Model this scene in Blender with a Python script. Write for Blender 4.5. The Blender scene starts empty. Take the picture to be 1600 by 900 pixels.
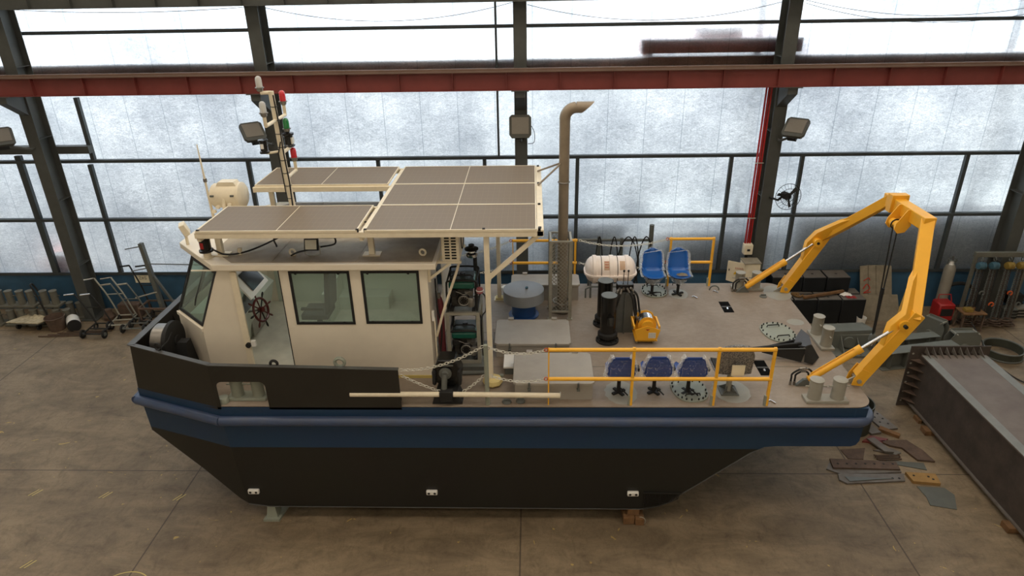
import bpy, bmesh, math, random
from mathutils import Vector, Matrix
random.seed(7)
PI = math.pi
S = bpy.context.scene
C = S.collection

# ------------------------------------------------------------------ camera
def cam_axes(p, y, r):
    f = Vector((math.sin(y)*math.cos(p), math.cos(y)*math.cos(p), -math.sin(p)))
    rt = Vector((math.cos(y), -math.sin(y), 0))
    dn = f.cross(rt)
    c, s = math.cos(r), math.sin(r)
    return c*rt + s*dn, -s*rt + c*dn, f
cam = bpy.data.cameras.new('camera')
cam.sensor_width = 36.0
cam.lens = 1053.86/1600*36
cam.clip_end = 500
camo = bpy.data.objects.new('camera', cam)
C.objects.link(camo)
rt, dn, fw = cam_axes(0.440561, -0.0340367, 0.0180558)
m = Matrix.Identity(4)
for i in range(3):
    m[i][0] = rt[i]; m[i][1] = -dn[i]; m[i][2] = -fw[i]
m[0][3], m[1][3], m[2][3] = 0, 0, 8.6
camo.matrix_world = m
S.camera = camo

# ------------------------------------------------------------------ colour management
S.view_settings.view_transform = 'Standard'
S.view_settings.look = 'None'
S.view_settings.gamma = 1
S.view_settings.use_curve_mapping = False
S.view_settings.exposure = 0.0

# ------------------------------------------------------------------ world: overcast daylight outside the hall
W = bpy.data.worlds.new('overcast_sky'); S.world = W
W.use_nodes = True
nt = W.node_tree; nt.nodes.clear()
wo = nt.nodes.new('ShaderNodeOutputWorld'); bg = nt.nodes.new('ShaderNodeBackground')
bg.inputs[0].default_value = (0.86, 0.95, 1.0, 1); bg.inputs[1].default_value = 6.0
nt.links.new(bg.outputs[0], wo.inputs[0])

# ------------------------------------------------------------------ area lamps added under the closed roof to light the hall
def area(name, loc, sx, sy, power, col, rot=(0, 0, 0)):
    l = bpy.data.lights.new(name, 'AREA'); l.shape = 'RECTANGLE'; l.size = sx; l.size_y = sy
    l.energy = power; l.color = col
    o = bpy.data.objects.new(name, l); o.location = loc; o.rotation_euler = rot
    C.objects.link(o)
    return o
area('roof_fill_light', (-1.0, 11.5, 13.6), 26, 3.0, 900, (1.0, 0.88, 0.72))
area('roof_fill_light', (-1.0, 4.5, 13.6), 26, 3.0, 700, (1.0, 0.86, 0.70))
area('roof_fill_light', (-1.0, -2.5, 13.6), 26, 3.0, 500, (1.0, 0.86, 0.70))

# ------------------------------------------------------------------ materials
def lin(h):
    h = h.lstrip('#')
    v = [int(h[i:i+2], 16)/255 for i in (0, 2, 4)]
    return tuple((c/12.92 if c <= .04045 else ((c+.055)/1.055)**2.4) for c in v) + (1,)
def nodes(name):
    mt = bpy.data.materials.new(name); mt.use_nodes = True
    n = mt.node_tree; b = n.nodes['Principled BSDF']
    return mt, n, b
def N(n, t, **k):
    x = n.nodes.new('ShaderNode'+t)
    for a, v in k.items(): setattr(x, a, v)
    return x
def mat(name, col, rough=0.5, metal=0.0, var=0.12, scale=3.0, bump=0.0, bscale=40, spec=0.5, alt=None, altf=0.5, coat=0):
    """painted / worn surface: base colour broken up by two noises"""
    mt, n, b = nodes(name)
    c = lin(col)
    tc = N(n, 'TexCoord')
    nz = N(n, 'TexNoise'); nz.inputs['Scale'].default_value = scale; nz.inputs['Detail'].default_value = 8
    nz.inputs['Roughness'].default_value = 0.65
    n.links.new(tc.outputs['Object'], nz.inputs['Vector'])
    rp = N(n, 'ValToRGB')
    rp.color_ramp.elements[0].position = 0.3; rp.color_ramp.elements[1].position = 0.7
    lo = tuple(x*(1-var) for x in c[:3]) + (1,); hi = tuple(min(1, x*(1+var)) for x in c[:3]) + (1,)
    if alt:
        a = lin(alt); lo = tuple(c[i]*(1-altf)+a[i]*altf for i in range(3)) + (1,)
    rp.color_ramp.elements[0].color = lo; rp.color_ramp.elements[1].color = hi
    n.links.new(nz.outputs['Fac'], rp.inputs[0]); n.links.new(rp.outputs[0], b.inputs['Base Color'])
    b.inputs['Roughness'].default_value = rough; b.inputs['Metallic'].default_value = metal
    b.inputs['Specular IOR Level'].default_value = spec
    if coat: b.inputs['Coat Weight'].default_value = coat
    if bump:
        n2 = N(n, 'TexNoise'); n2.inputs['Scale'].default_value = bscale; n2.inputs['Detail'].default_value = 5
        n.links.new(tc.outputs['Object'], n2.inputs['Vector'])
        bp = N(n, 'Bump'); bp.inputs['Strength'].default_value = bump; bp.inputs['Distance'].default_value = .02
        n.links.new(n2.outputs['Fac'], bp.inputs['Height']); n.links.new(bp.outputs[0], b.inputs['Normal'])
    return mt
M = {}
M['cream'] = mat('cream_paint', '#e8decb', .38, var=.05, scale=1.5)
M['cream_d'] = mat('cream_frame_paint', '#e8dcc2', .42, var=.07, scale=6)
M['roofp'] = mat('dusty_roof_paint', '#a59883', .6, var=.25, scale=1.3, alt='#6e6252', altf=.7)
M['black'] = mat('black_paint', '#23221f', .45, var=.15, scale=2)
M['blackgloss'] = mat('black_gloss_paint', '#161616', .25, var=.1)
M['blackmatte'] = mat('black_rubber', '#1c1c1c', .75, var=.15)
M['bow'] = mat('bulwark_black_paint', '#26241f', .42, var=.12, scale=1.5)
M['cap'] = mat('bulwark_cap_paint', '#4a4a48', .45, var=.15)
M['ventg'] = mat('blue_grey_paint', '#8c9094', .45, var=.05, scale=4)
M['capd'] = mat('dark_grey_paint', '#3a3c3f', .4, var=.1)
M['grey'] = mat('grey_deck_paint', '#98958a', .5, var=.06, scale=4)
M['greyg'] = mat('grey_green_paint', '#8f9487', .5, var=.08, scale=4)
M['greyd'] = mat('dark_grey_steel_paint', '#5f625e', .5, var=.15, scale=5)
M['gtop'] = mat('girder_top_scale', '#6a6058', .65, var=.2, scale=2, alt='#5a4c44', altf=.6)
M['gstrip'] = mat('ground_steel_strip', '#75756e', .5, var=.12, scale=3)
M['woodl'] = mat('tan_timber', '#9a7846', .8, var=.15, scale=9)
M['sheet'] = mat('grey_sheet_offcut', '#5c5e58', .6, var=.12, scale=4)
M['cyld'] = mat('dark_olive_steel', '#3c3f36', .55, var=.15, scale=4)
M['navyblk'] = mat('black_block_paint', '#15191d', .5, var=.15, scale=4)
M['patch'] = mat('fresh_deck_paint', '#97958a', .5, var=.04, scale=6)
M['hatch'] = mat('hatch_paint', '#a09a90', .5, var=.08, scale=3)
M['yellow'] = mat('yellow_paint', '#f0b02e', .38, var=.05, scale=3)
M['yellowp'] = mat('yellow_rail_paint', '#f4b634', .35, var=.05, scale=3)
M['chrome'] = mat('chrome', '#d8d8d8', .15, metal=1, var=.03)
M['steel'] = mat('bare_steel', '#8c8882', .38, metal=.9, var=.1, scale=8)
M['exh'] = mat('exhaust_pipe_paint', '#938674', .45, metal=.35, var=.1, scale=5)
M['galv'] = mat('galvanised', '#a8a598', .5, metal=.4, var=.12, scale=10)
M['rust'] = mat('rusty_steel', '#5c4a3e', .8, var=.3, scale=6, alt='#38312c', altf=.6, bump=.2)
M['rustd'] = mat('mill_scale_steel', '#4a403a', .7, var=.3, scale=3, alt='#34302c', altf=.7, bump=.15)
M['plate'] = mat('cut_steel_plate', '#6a6660', .6, var=.2, scale=4, alt='#54463c', altf=.6)
M['redox'] = mat('red_oxide_paint', '#74332e', .55, var=.12, scale=2)
M['redoxtop'] = mat('dusty_red_oxide_paint', '#6e574a', .7, var=.12, scale=2)
M['greyf'] = mat('grey_primer_fabrication', '#6c6f68', .5, var=.1, scale=4)
M['col'] = mat('column_green_grey_paint', '#4a4c49', .6, var=.15, scale=2)
M['coll'] = mat('girt_grey_paint', '#3e4446', .6, var=.15, scale=4)
M['bluew'] = mat('blue_wall_paint', '#335a78', .6, var=.12, scale=1.5, alt='#2a4556', altf=.6)
M['seat'] = mat('blue_seat_plastic', '#1d5fae', .3, var=.06, scale=5)
M['seatd'] = mat('dark_blue_seat_plastic', '#1f3f86', .3, var=.06, scale=5)
M['drum'] = mat('blue_drum_paint', '#1f4b86', .35, var=.06, scale=5)
M['white'] = mat('white_plastic', '#e8e6e0', .4, var=.04, scale=5)
M['raft'] = mat('raft_capsule_plastic', '#f6eae2', .35, var=.05, scale=4)
M['raftw'] = mat('raft_capsule_label', '#c9a98e', .5, var=.1, scale=20)
M['green'] = mat('generator_green_tank', '#1d5a4c', .25, var=.08, scale=6)
M['dgreen'] = mat('dark_green_machine', '#22302c', .4, var=.3, scale=20)
M['engine'] = mat('engine_metal', '#3c3b38', .45, metal=.5, var=.6, scale=18)
M['alum'] = mat('cast_aluminium', '#8f8c86', .4, metal=.7, var=.15, scale=20)
M['bottle'] = mat('dark_red_bottle', '#6a2830', .4, var=.1)
M['chainm'] = mat('galvanised_chain', '#cfccc0', .4, metal=.3, var=.05)
M['contain'] = mat('weathered_grey_container', '#b4b6b0', .6, var=.1)
M['pit'] = mat('pocket_shade_black', '#070707', .9, var=.05, spec=.1)
M['rustout'] = mat('weathered_brown_beam', '#a87456', .7, var=.1)
M['redout'] = mat('weathered_orange_red', '#c8502c', .6, var=.1)
M['red'] = mat('red_paint', '#a02020', .4, var=.1)
M['pink'] = mat('faded_red_hose', '#98585c', .5, var=.1)
M['orange'] = mat('orange_hook_paint', '#c85a28', .5, var=.1)
M['wood'] = mat('pale_plywood', '#857c6a', .8, var=.12, scale=5, alt='#655c4c', altf=.6)
M['woodb'] = mat('timber_block', '#7c5a38', .8, var=.2, scale=8, alt='#4e3a28', altf=.6)
M['boardc'] = mat('dusty_board', '#c8bda0', .8, var=.1, scale=10, alt='#7a6c54', altf=.7)
M['screen'] = mat('dark_screen', '#10161c', .15, var=.1)
M['inter'] = mat('cabin_lining', '#c4cabc', .5, var=.06, scale=3)
M['interf'] = mat('cabin_floor_lining', '#cfcabc', .5, var=.15, scale=3)
M['brown'] = mat('brown_cloth', '#7a5c36', .9, var=.3, scale=10)
M['wheelw'] = mat('varnished_wood', '#541c1a', .3, var=.2, scale=10)
M['concrete_post'] = mat('dusty_grey_steel', '#65645a', .7, var=.15, scale=6)
M['bluel'] = mat('light_blue_paint', '#3c6070', .5, var=.1)
M['gold'] = mat('chain_hoist_yellow', '#8c7434', .5, var=.1)
M['cyl'] = mat('gas_cylinder_grey', '#8a857a', .5, var=.15)
M['lensw'] = mat('lamp_lens', '#d8d4c4', .2, var=.05)
M['luml'] = mat('led_floodlight_glass', '#767066', .35, var=.06, scale=30)
M['lamph'] = mat('floodlight_housing', '#484842', .5, var=.1)
M['paper'] = mat('cardboard_paper', '#e8e0c4', .8, var=.05)
M['ink'] = mat('printed_ink', '#2a2a2a', .7, var=.05)
M['inkr'] = mat('printed_red_ink', '#b03020', .7, var=.05)
M['inky'] = mat('printed_yellow_ink', '#d8b020', .7, var=.05)
M['yscr'] = mat('primer_yellow', '#c8b468', .6, var=.1)
M['padc'] = mat('waxy_foam_foot', '#d8c484', .6, var=.1)

def glassy(name, col, rough=0.05, alpha=0.45, ior=1.45):
    mt, n, b = nodes(name)
    b.inputs['Base Color'].default_value = lin(col)
    b.inputs['Roughness'].default_value = rough
    tr = N(n, 'BsdfTransparent'); tr.inputs[0].default_value = lin(col)
    mx = N(n, 'MixShader'); mx.inputs[0].default_value = alpha
    out = n.nodes['Material Output']
    n.links.new(tr.outputs[0], mx.inputs[1]); n.links.new(b.outputs[0], mx.inputs[2])
    n.links.new(mx.outputs[0], out.inputs['Surface'])
    return mt
M['glass'] = glassy('tinted_window_glass', '#e2ece6', .04, .13)
M['lampclear'] = glassy('clear_lamp_globe', '#f0f0ee', .1, .5)
def lampglass(name, col):
    mt, n, b = nodes(name)
    b.inputs['Base Color'].default_value = lin(col); b.inputs['Roughness'].default_value = .15
    b.inputs['Coat Weight'].default_value = .6
    return mt
M['lampred'] = lampglass('red_lamp_globe', '#c81828'); M['lampgreen'] = lampglass('green_lamp_globe', '#107838')
def film(lo=.05, hi=.5):
    mt, n, b = nodes('crinkled_plastic_film')
    b.inputs['Base Color'].default_value = (.85, .92, 1, 1); b.inputs['Roughness'].default_value = .25
    tr = N(n, 'BsdfTransparent')
    tc = N(n, 'TexCoord'); nz = N(n, 'TexNoise'); nz.inputs['Scale'].default_value = 14; nz.inputs['Detail'].default_value = 5
    nz.inputs['Distortion'].default_value = 2.5
    n.links.new(tc.outputs['Object'], nz.inputs['Vector'])
    rp = N(n, 'ValToRGB'); rp.color_ramp.elements[0].position = .56; rp.color_ramp.elements[1].position = .66
    rp.color_ramp.elements[0].color = (lo, lo, lo, 1); rp.color_ramp.elements[1].color = (hi, hi, hi, 1)
    n.links.new(nz.outputs['Fac'], rp.inputs[0])
    mx = N(n, 'MixShader'); n.links.new(rp.outputs[0], mx.inputs[0])
    n.links.new(tr.outputs[0], mx.inputs[1]); n.links.new(b.outputs[0], mx.inputs[2])
    n.links.new(mx.outputs[0], n.nodes['Material Output'].inputs['Surface'])
    return mt
M['film'] = film(.04, .2); M['filmr'] = film(.3, .75)
def bubble():
    mt, n, b = nodes('bubble_wrap')
    tc = N(n, 'TexCoord'); v = N(n, 'TexVoronoi'); v.inputs['Scale'].default_value = 45
    n.links.new(tc.outputs['Object'], v.inputs['Vector'])
    rp = N(n, 'ValToRGB'); rp.color_ramp.elements[0].color = (.36, .34, .32, 1); rp.color_ramp.elements[1].color = (.10, .10, .10, 1)
    rp.color_ramp.elements[1].position = .7
    n.links.new(v.outputs['Distance'], rp.inputs[0]); n.links.new(rp.outputs[0], b.inputs['Base Color'])
    b.inputs['Roughness'].default_value = .2
    bp = N(n, 'Bump'); bp.inputs['Strength'].default_value = .8; bp.inputs['Distance'].default_value = .01
    n.links.new(v.outputs['Distance'], bp.inputs['Height']); n.links.new(bp.outputs[0], b.inputs['Normal'])
    return mt
M['bubble'] = bubble()

def floor_mat():
    mt, n, b = nodes('dusty_concrete')
    L = n.links.new
    g = N(n, 'NewGeometry'); sx = N(n, 'SeparateXYZ'); L(g.outputs['Position'], sx.inputs[0])
    def noise(sc, det=8, ro=.6, dist=0, stretch=None, rot=0):
        z = N(n, 'TexNoise'); z.inputs['Scale'].default_value = sc; z.inputs['Detail'].default_value = det
        z.inputs['Roughness'].default_value = ro; z.inputs['Distortion'].default_value = dist
        if stretch:
            mp = N(n, 'Mapping'); mp.inputs['Scale'].default_value = stretch; mp.inputs['Rotation'].default_value = (0, 0, rot)
            L(g.outputs['Position'], mp.inputs[0]); L(mp.outputs[0], z.inputs['Vector'])
        else: L(g.outputs['Position'], z.inputs['Vector'])
        return z.outputs['Fac']
    def ramp(f, p0, c0, p1, c1):
        r = N(n, 'ValToRGB'); e = r.color_ramp.elements
        e[0].position = p0; e[0].color = c0; e[1].position = p1; e[1].color = c1
        L(f, r.inputs[0]); return r.outputs[0]
    def mix(a, bb, f, mode='MIX'):
        x = N(n, 'MixRGB', blend_type=mode)
        for i, v in ((1, a), (2, bb)):
            if isinstance(v, tuple): x.inputs[i].default_value = v
            else: L(v, x.inputs[i])
        if isinstance(f, float): x.inputs[0].default_value = f
        else: L(f, x.inputs[0])
        return x.outputs[0]
    def math_(op, a, bb=None):
        x = N(n, 'Math', operation=op)
        for i, v in ((0, a), (1, bb)):
            if v is None: continue
            if isinstance(v, (int, float)): x.inputs[i].default_value = v
            else: L(v, x.inputs[i])
        return x.outputs[0]
    base = ramp(noise(.45, 8), .3, lin('#7a6a54'), .7, lin('#96846a'))
    st = ramp(noise(1.2, 10, .75, .6, (.8, 1.8, 1), .5), .36, lin('#6a5e4e'), .6, (1, 1, 1, 1))
    base = mix(base, st, .5, 'MULTIPLY')
    sp = ramp(noise(22, 6, .8), .56, (1, 1, 1, 1), .74, (.35, .32, .28, 1))
    base = mix(base, sp, .75, 'MULTIPLY')
    sw = ramp(noise(4, 9, .8, .8, (1.7, .8, 1), .7), .5, (1, 1, 1, 1), .68, (.5, .47, .42, 1))
    base = mix(base, sw, .6, 'MULTIPLY')
    yl = ramp(noise(2.2, 3, .5, 3.0), .715, (0, 0, 0, 1), .73, (1, 1, 1, 1))
    base = mix(base, lin('#c8ab5c'), math_('MULTIPLY', yl, .6))
    # slab joints: saw cuts every few metres
    def joint(ax, off, per, w):
        v = math_('SUBTRACT', ax, off); v = math_('DIVIDE', v, per)
        v = math_('FRACT', math_('ADD', v, 100.5)); v = math_('ABSOLUTE', math_('SUBTRACT', v, .5))
        return math_('LESS_THAN', v, w/per)
    j = math_('MAXIMUM', joint(sx.outputs['X'], -.22, 6.2, .013), joint(sx.outputs['Y'], 10.05, 5.6, .011))
    base = mix(base, lin('#3c332a'), math_('MULTIPLY', j, .75))
    L(base, b.inputs['Base Color'])
    b.inputs['Roughness'].default_value = .62
    bp = N(n, 'Bump'); bp.inputs['Strength'].default_value = .25; bp.inputs['Distance'].default_value = .02
    L(noise(9, 8, .7), bp.inputs['Height']); L(bp.outputs[0], b.inputs['Normal'])
    return mt
M['floor'] = floor_mat()

def deck_mat():
    mt, n, b = nodes('dusty_grey_deck')
    L = n.links.new
    g = N(n, 'NewGeometry')
    z = N(n, 'TexNoise'); z.inputs['Scale'].default_value = 1.1; z.inputs['Detail'].default_value = 9; z.inputs['Roughness'].default_value = .7
    L(g.outputs['Position'], z.inputs['Vector'])
    r = N(n, 'ValToRGB'); e = r.color_ramp.elements
    e[0].position = .3; e[0].color = lin('#837566'); e[1].position = .68; e[1].color = lin('#9c9082')
    L(z.outputs['Fac'], r.inputs[0])
    mp = N(n, 'Mapping'); mp.inputs['Scale'].default_value = (2, 5, 1); L(g.outputs['Position'], mp.inputs[0])
    z2 = N(n, 'TexNoise'); z2.inputs['Scale'].default_value = 4; z2.inputs['Detail'].default_value = 9; z2.inputs['Roughness'].default_value = .8
    L(mp.outputs[0], z2.inputs['Vector'])
    r2 = N(n, 'ValToRGB'); r2.color_ramp.elements[0].position = .35; r2.color_ramp.elements[0].color = (.72, .68, .64, 1)
    r2.color_ramp.elements[1].position = .6
    L(z2.outputs['Fac'], r2.inputs[0])
    mx = N(n, 'MixRGB', blend_type='MULTIPLY'); mx.inputs[0].default_value = .6
    L(r.outputs[0], mx.inputs[1]); L(r2.outputs[0], mx.inputs[2]); L(mx.outputs[0], b.inputs['Base Color'])
    b.inputs['Roughness'].default_value = .55
    return mt
M['deck'] = deck_mat()

def hull_mat():
    mt, n, b = nodes('two_tone_hull_paint')
    L = n.links.new
    g = N(n, 'NewGeometry'); sx = N(n, 'SeparateXYZ'); L(g.outputs['Position'], sx.inputs[0])
    c = N(n, 'Math', operation='GREATER_THAN'); c.inputs[1].default_value = 1.57; L(sx.outputs['Z'], c.inputs[0])
    z = N(n, 'TexNoise'); z.inputs['Scale'].default_value = 1.3; z.inputs['Detail'].default_value = 8; L(g.outputs['Position'], z.inputs['Vector'])
    mx = N(n, 'MixRGB'); mx.inputs[1].default_value = lin('#20201d'); mx.inputs[2].default_value = lin('#1b3a5a')
    L(c.outputs[0], mx.inputs[0])
    m2 = N(n, 'MixRGB', blend_type='MULTIPLY'); m2.inputs[0].default_value = .25
    L(mx.outputs[0], m2.inputs[1]); L(z.outputs['Color'], m2.inputs[2])
    L(m2.outputs[0], b.inputs['Base Color']); b.inputs['Roughness'].default_value = .4
    return mt
M['hull'] = hull_mat()
M['blue'] = mat('navy_paint', '#1e3a58', .35, var=.1, scale=2)
M['rail'] = mat('rub_rail_paint', '#36486a', .32, var=.12, scale=3, alt='#5a5c60', altf=.4)

def panel_mat():
    """translucent fibreglass sheet: scatters most light, lets a blurred view through"""
    mt, n, b = nodes('translucent_fibreglass_sheet')
    L = n.links.new
    n.nodes.remove(b)
    g = N(n, 'NewGeometry'); sx = N(n, 'SeparateXYZ'); L(g.outputs['Position'], sx.inputs[0])
    z = N(n, 'TexNoise'); z.inputs['Scale'].default_value = 9; z.inputs['Detail'].default_value = 9; z.inputs['Roughness'].default_value = .9
    z.inputs['Distortion'].default_value = 1.2
    mp = N(n, 'Mapping'); mp.inputs['Rotation'].default_value = (0, .5, 0); mp.inputs['Scale'].default_value = (.7, 1, 1.5)
    L(g.outputs['Position'], mp.inputs[0]); L(mp.outputs[0], z.inputs['Vector'])
    r = N(n, 'ValToRGB'); e = r.color_ramp.elements
    e[0].position = .36; e[0].color = (.66, .67, .68, 1); e[1].position = .62; e[1].color = (.98, .98, .98, 1)
    L(z.outputs['Fac'], r.inputs[0])
    # vertical ribs
    w = N(n, 'Math', operation='MULTIPLY'); w.inputs[1].default_value = 1/.152; L(sx.outputs['X'], w.inputs[0])
    fr = N(n, 'Math', operation='FRACT'); L(w.outputs[0], fr.inputs[0])
    lt = N(n, 'Math', operation='LESS_THAN'); lt.inputs[1].default_value = .10; L(fr.outputs[0], lt.inputs[0])
    ml = N(n, 'Math', operation='MULTIPLY'); ml.inputs[1].default_value = .10; L(lt.outputs[0], ml.inputs[0])
    mr = N(n, 'MixRGB'); mr.inputs[2].default_value = (.55, .57, .6, 1); L(ml.outputs[0], mr.inputs[0]); L(r.outputs[0], mr.inputs[1])
    z3 = N(n, 'TexNoise'); z3.inputs['Scale'].default_value = 38; z3.inputs['Detail'].default_value = 4; z3.inputs['Roughness'].default_value = .8
    L(mp.outputs[0], z3.inputs['Vector'])
    r3 = N(n, 'ValToRGB'); r3.color_ramp.elements[0].position = .35; r3.color_ramp.elements[0].color = (.80, .80, .81, 1); r3.color_ramp.elements[1].position = .6
    L(z3.outputs['Fac'], r3.inputs[0])
    m0 = N(n, 'MixRGB', blend_type='MULTIPLY'); m0.inputs[0].default_value = 1; L(mr.outputs[0], m0.inputs[1]); L(r3.outputs[0], m0.inputs[2])
    mr = m0
    # lap joints between neighbouring sheets: two thicknesses pass less light
    w2 = N(n, 'Math', operation='MULTIPLY'); w2.inputs[1].default_value = 1/.93; L(sx.outputs['X'], w2.inputs[0])
    f2 = N(n, 'Math', operation='FRACT'); a2 = N(n, 'Math', operation='ADD'); a2.inputs[1].default_value = 40; L(w2.outputs[0], a2.inputs[0]); L(a2.outputs[0], f2.inputs[0])
    l2 = N(n, 'Math', operation='LESS_THAN'); l2.inputs[1].default_value = .022; L(f2.outputs[0], l2.inputs[0])
    s2 = N(n, 'Math', operation='MULTIPLY'); s2.inputs[1].default_value = .45; L(l2.outputs[0], s2.inputs[0])
    ml2 = N(n, 'MixRGB'); ml2.inputs[2].default_value = (.42, .45, .48, 1); L(s2.outputs[0], ml2.inputs[0]); L(mr.outputs[0], ml2.inputs[1])
    mr = ml2
    # big cloudy staining
    z2 = N(n, 'TexNoise'); z2.inputs['Scale'].default_value = .45; z2.inputs['Detail'].default_value = 8; z2.inputs['Roughness'].default_value = .65
    L(g.outputs['Position'], z2.inputs['Vector'])
    r2 = N(n, 'ValToRGB'); r2.color_ramp.elements[0].position = .35; r2.color_ramp.elements[0].color = (.74, .75, .77, 1); r2.color_ramp.elements[1].position = .62
    L(z2.outputs['Fac'], r2.inputs[0])
    mm = N(n, 'MixRGB', blend_type='MULTIPLY'); mm.inputs[0].default_value = 1; L(mr.outputs[0], mm.inputs[1]); L(r2.outputs[0], mm.inputs[2])
    tl = N(n, 'BsdfTranslucent'); L(mm.outputs[0], tl.inputs[0])
    rf = N(n, 'BsdfRefraction'); rf.inputs['IOR'].default_value = 1.18; rf.inputs['Roughness'].default_value = .5
    L(mm.outputs[0], rf.inputs[0])
    mx = N(n, 'MixShader'); mx.inputs[0].default_value = .5
    L(tl.outputs[0], mx.inputs[1]); L(rf.outputs[0], mx.inputs[2])
    gl = N(n, 'BsdfGlossy'); gl.inputs['Roughness'].default_value = .35; gl.inputs[0].default_value = (.8, .8, .8, 1)
    m3 = N(n, 'MixShader'); m3.inputs[0].default_value = .04
    L(mx.outputs[0], m3.inputs[1]); L(gl.outputs[0], m3.inputs[2])
    L(m3.outputs[0], n.nodes['Material Output'].inputs['Surface'])
    return mt
M['fibre'] = panel_mat()

def solar_mat():
    mt, n, b = nodes('solar_cells')
    L = n.links.new
    g = N(n, 'NewGeometry'); sx = N(n, 'SeparateXYZ'); L(g.outputs['Position'], sx.inputs[0])
    def grid(ax, per, w):
        a = N(n, 'Math', operation='DIVIDE'); a.inputs[1].default_value = per; L(ax, a.inputs[0])
        f = N(n, 'Math', operation='FRACT'); 
        ad = N(n, 'Math', operation='ADD'); ad.inputs[1].default_value = 50; L(a.outputs[0], ad.inputs[0]); L(ad.outputs[0], f.inputs[0])
        l = N(n, 'Math', operation='LESS_THAN'); l.inputs[1].default_value = w/per; L(f.outputs[0], l.inputs[0])
        return l.outputs[0]
    a = grid(sx.outputs['Y'], .19, .006); c = grid(sx.outputs['X'], .095, .0035)
    mxx = N(n, 'Math', operation='MAXIMUM'); L(a, mxx.inputs[0]); L(c, mxx.inputs[1])
    mx = N(n, 'MixRGB'); mx.inputs[1].default_value = lin('#75654f'); mx.inputs[2].default_value = lin('#83735c')
    L(mxx.outputs[0], mx.inputs[0]); L(mx.outputs[0], b.inputs['Base Color'])
    b.inputs['Roughness'].default_value = .45; b.inputs['Specular IOR Level'].default_value = .3
    return mt
M['solar'] = solar_mat()

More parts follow.
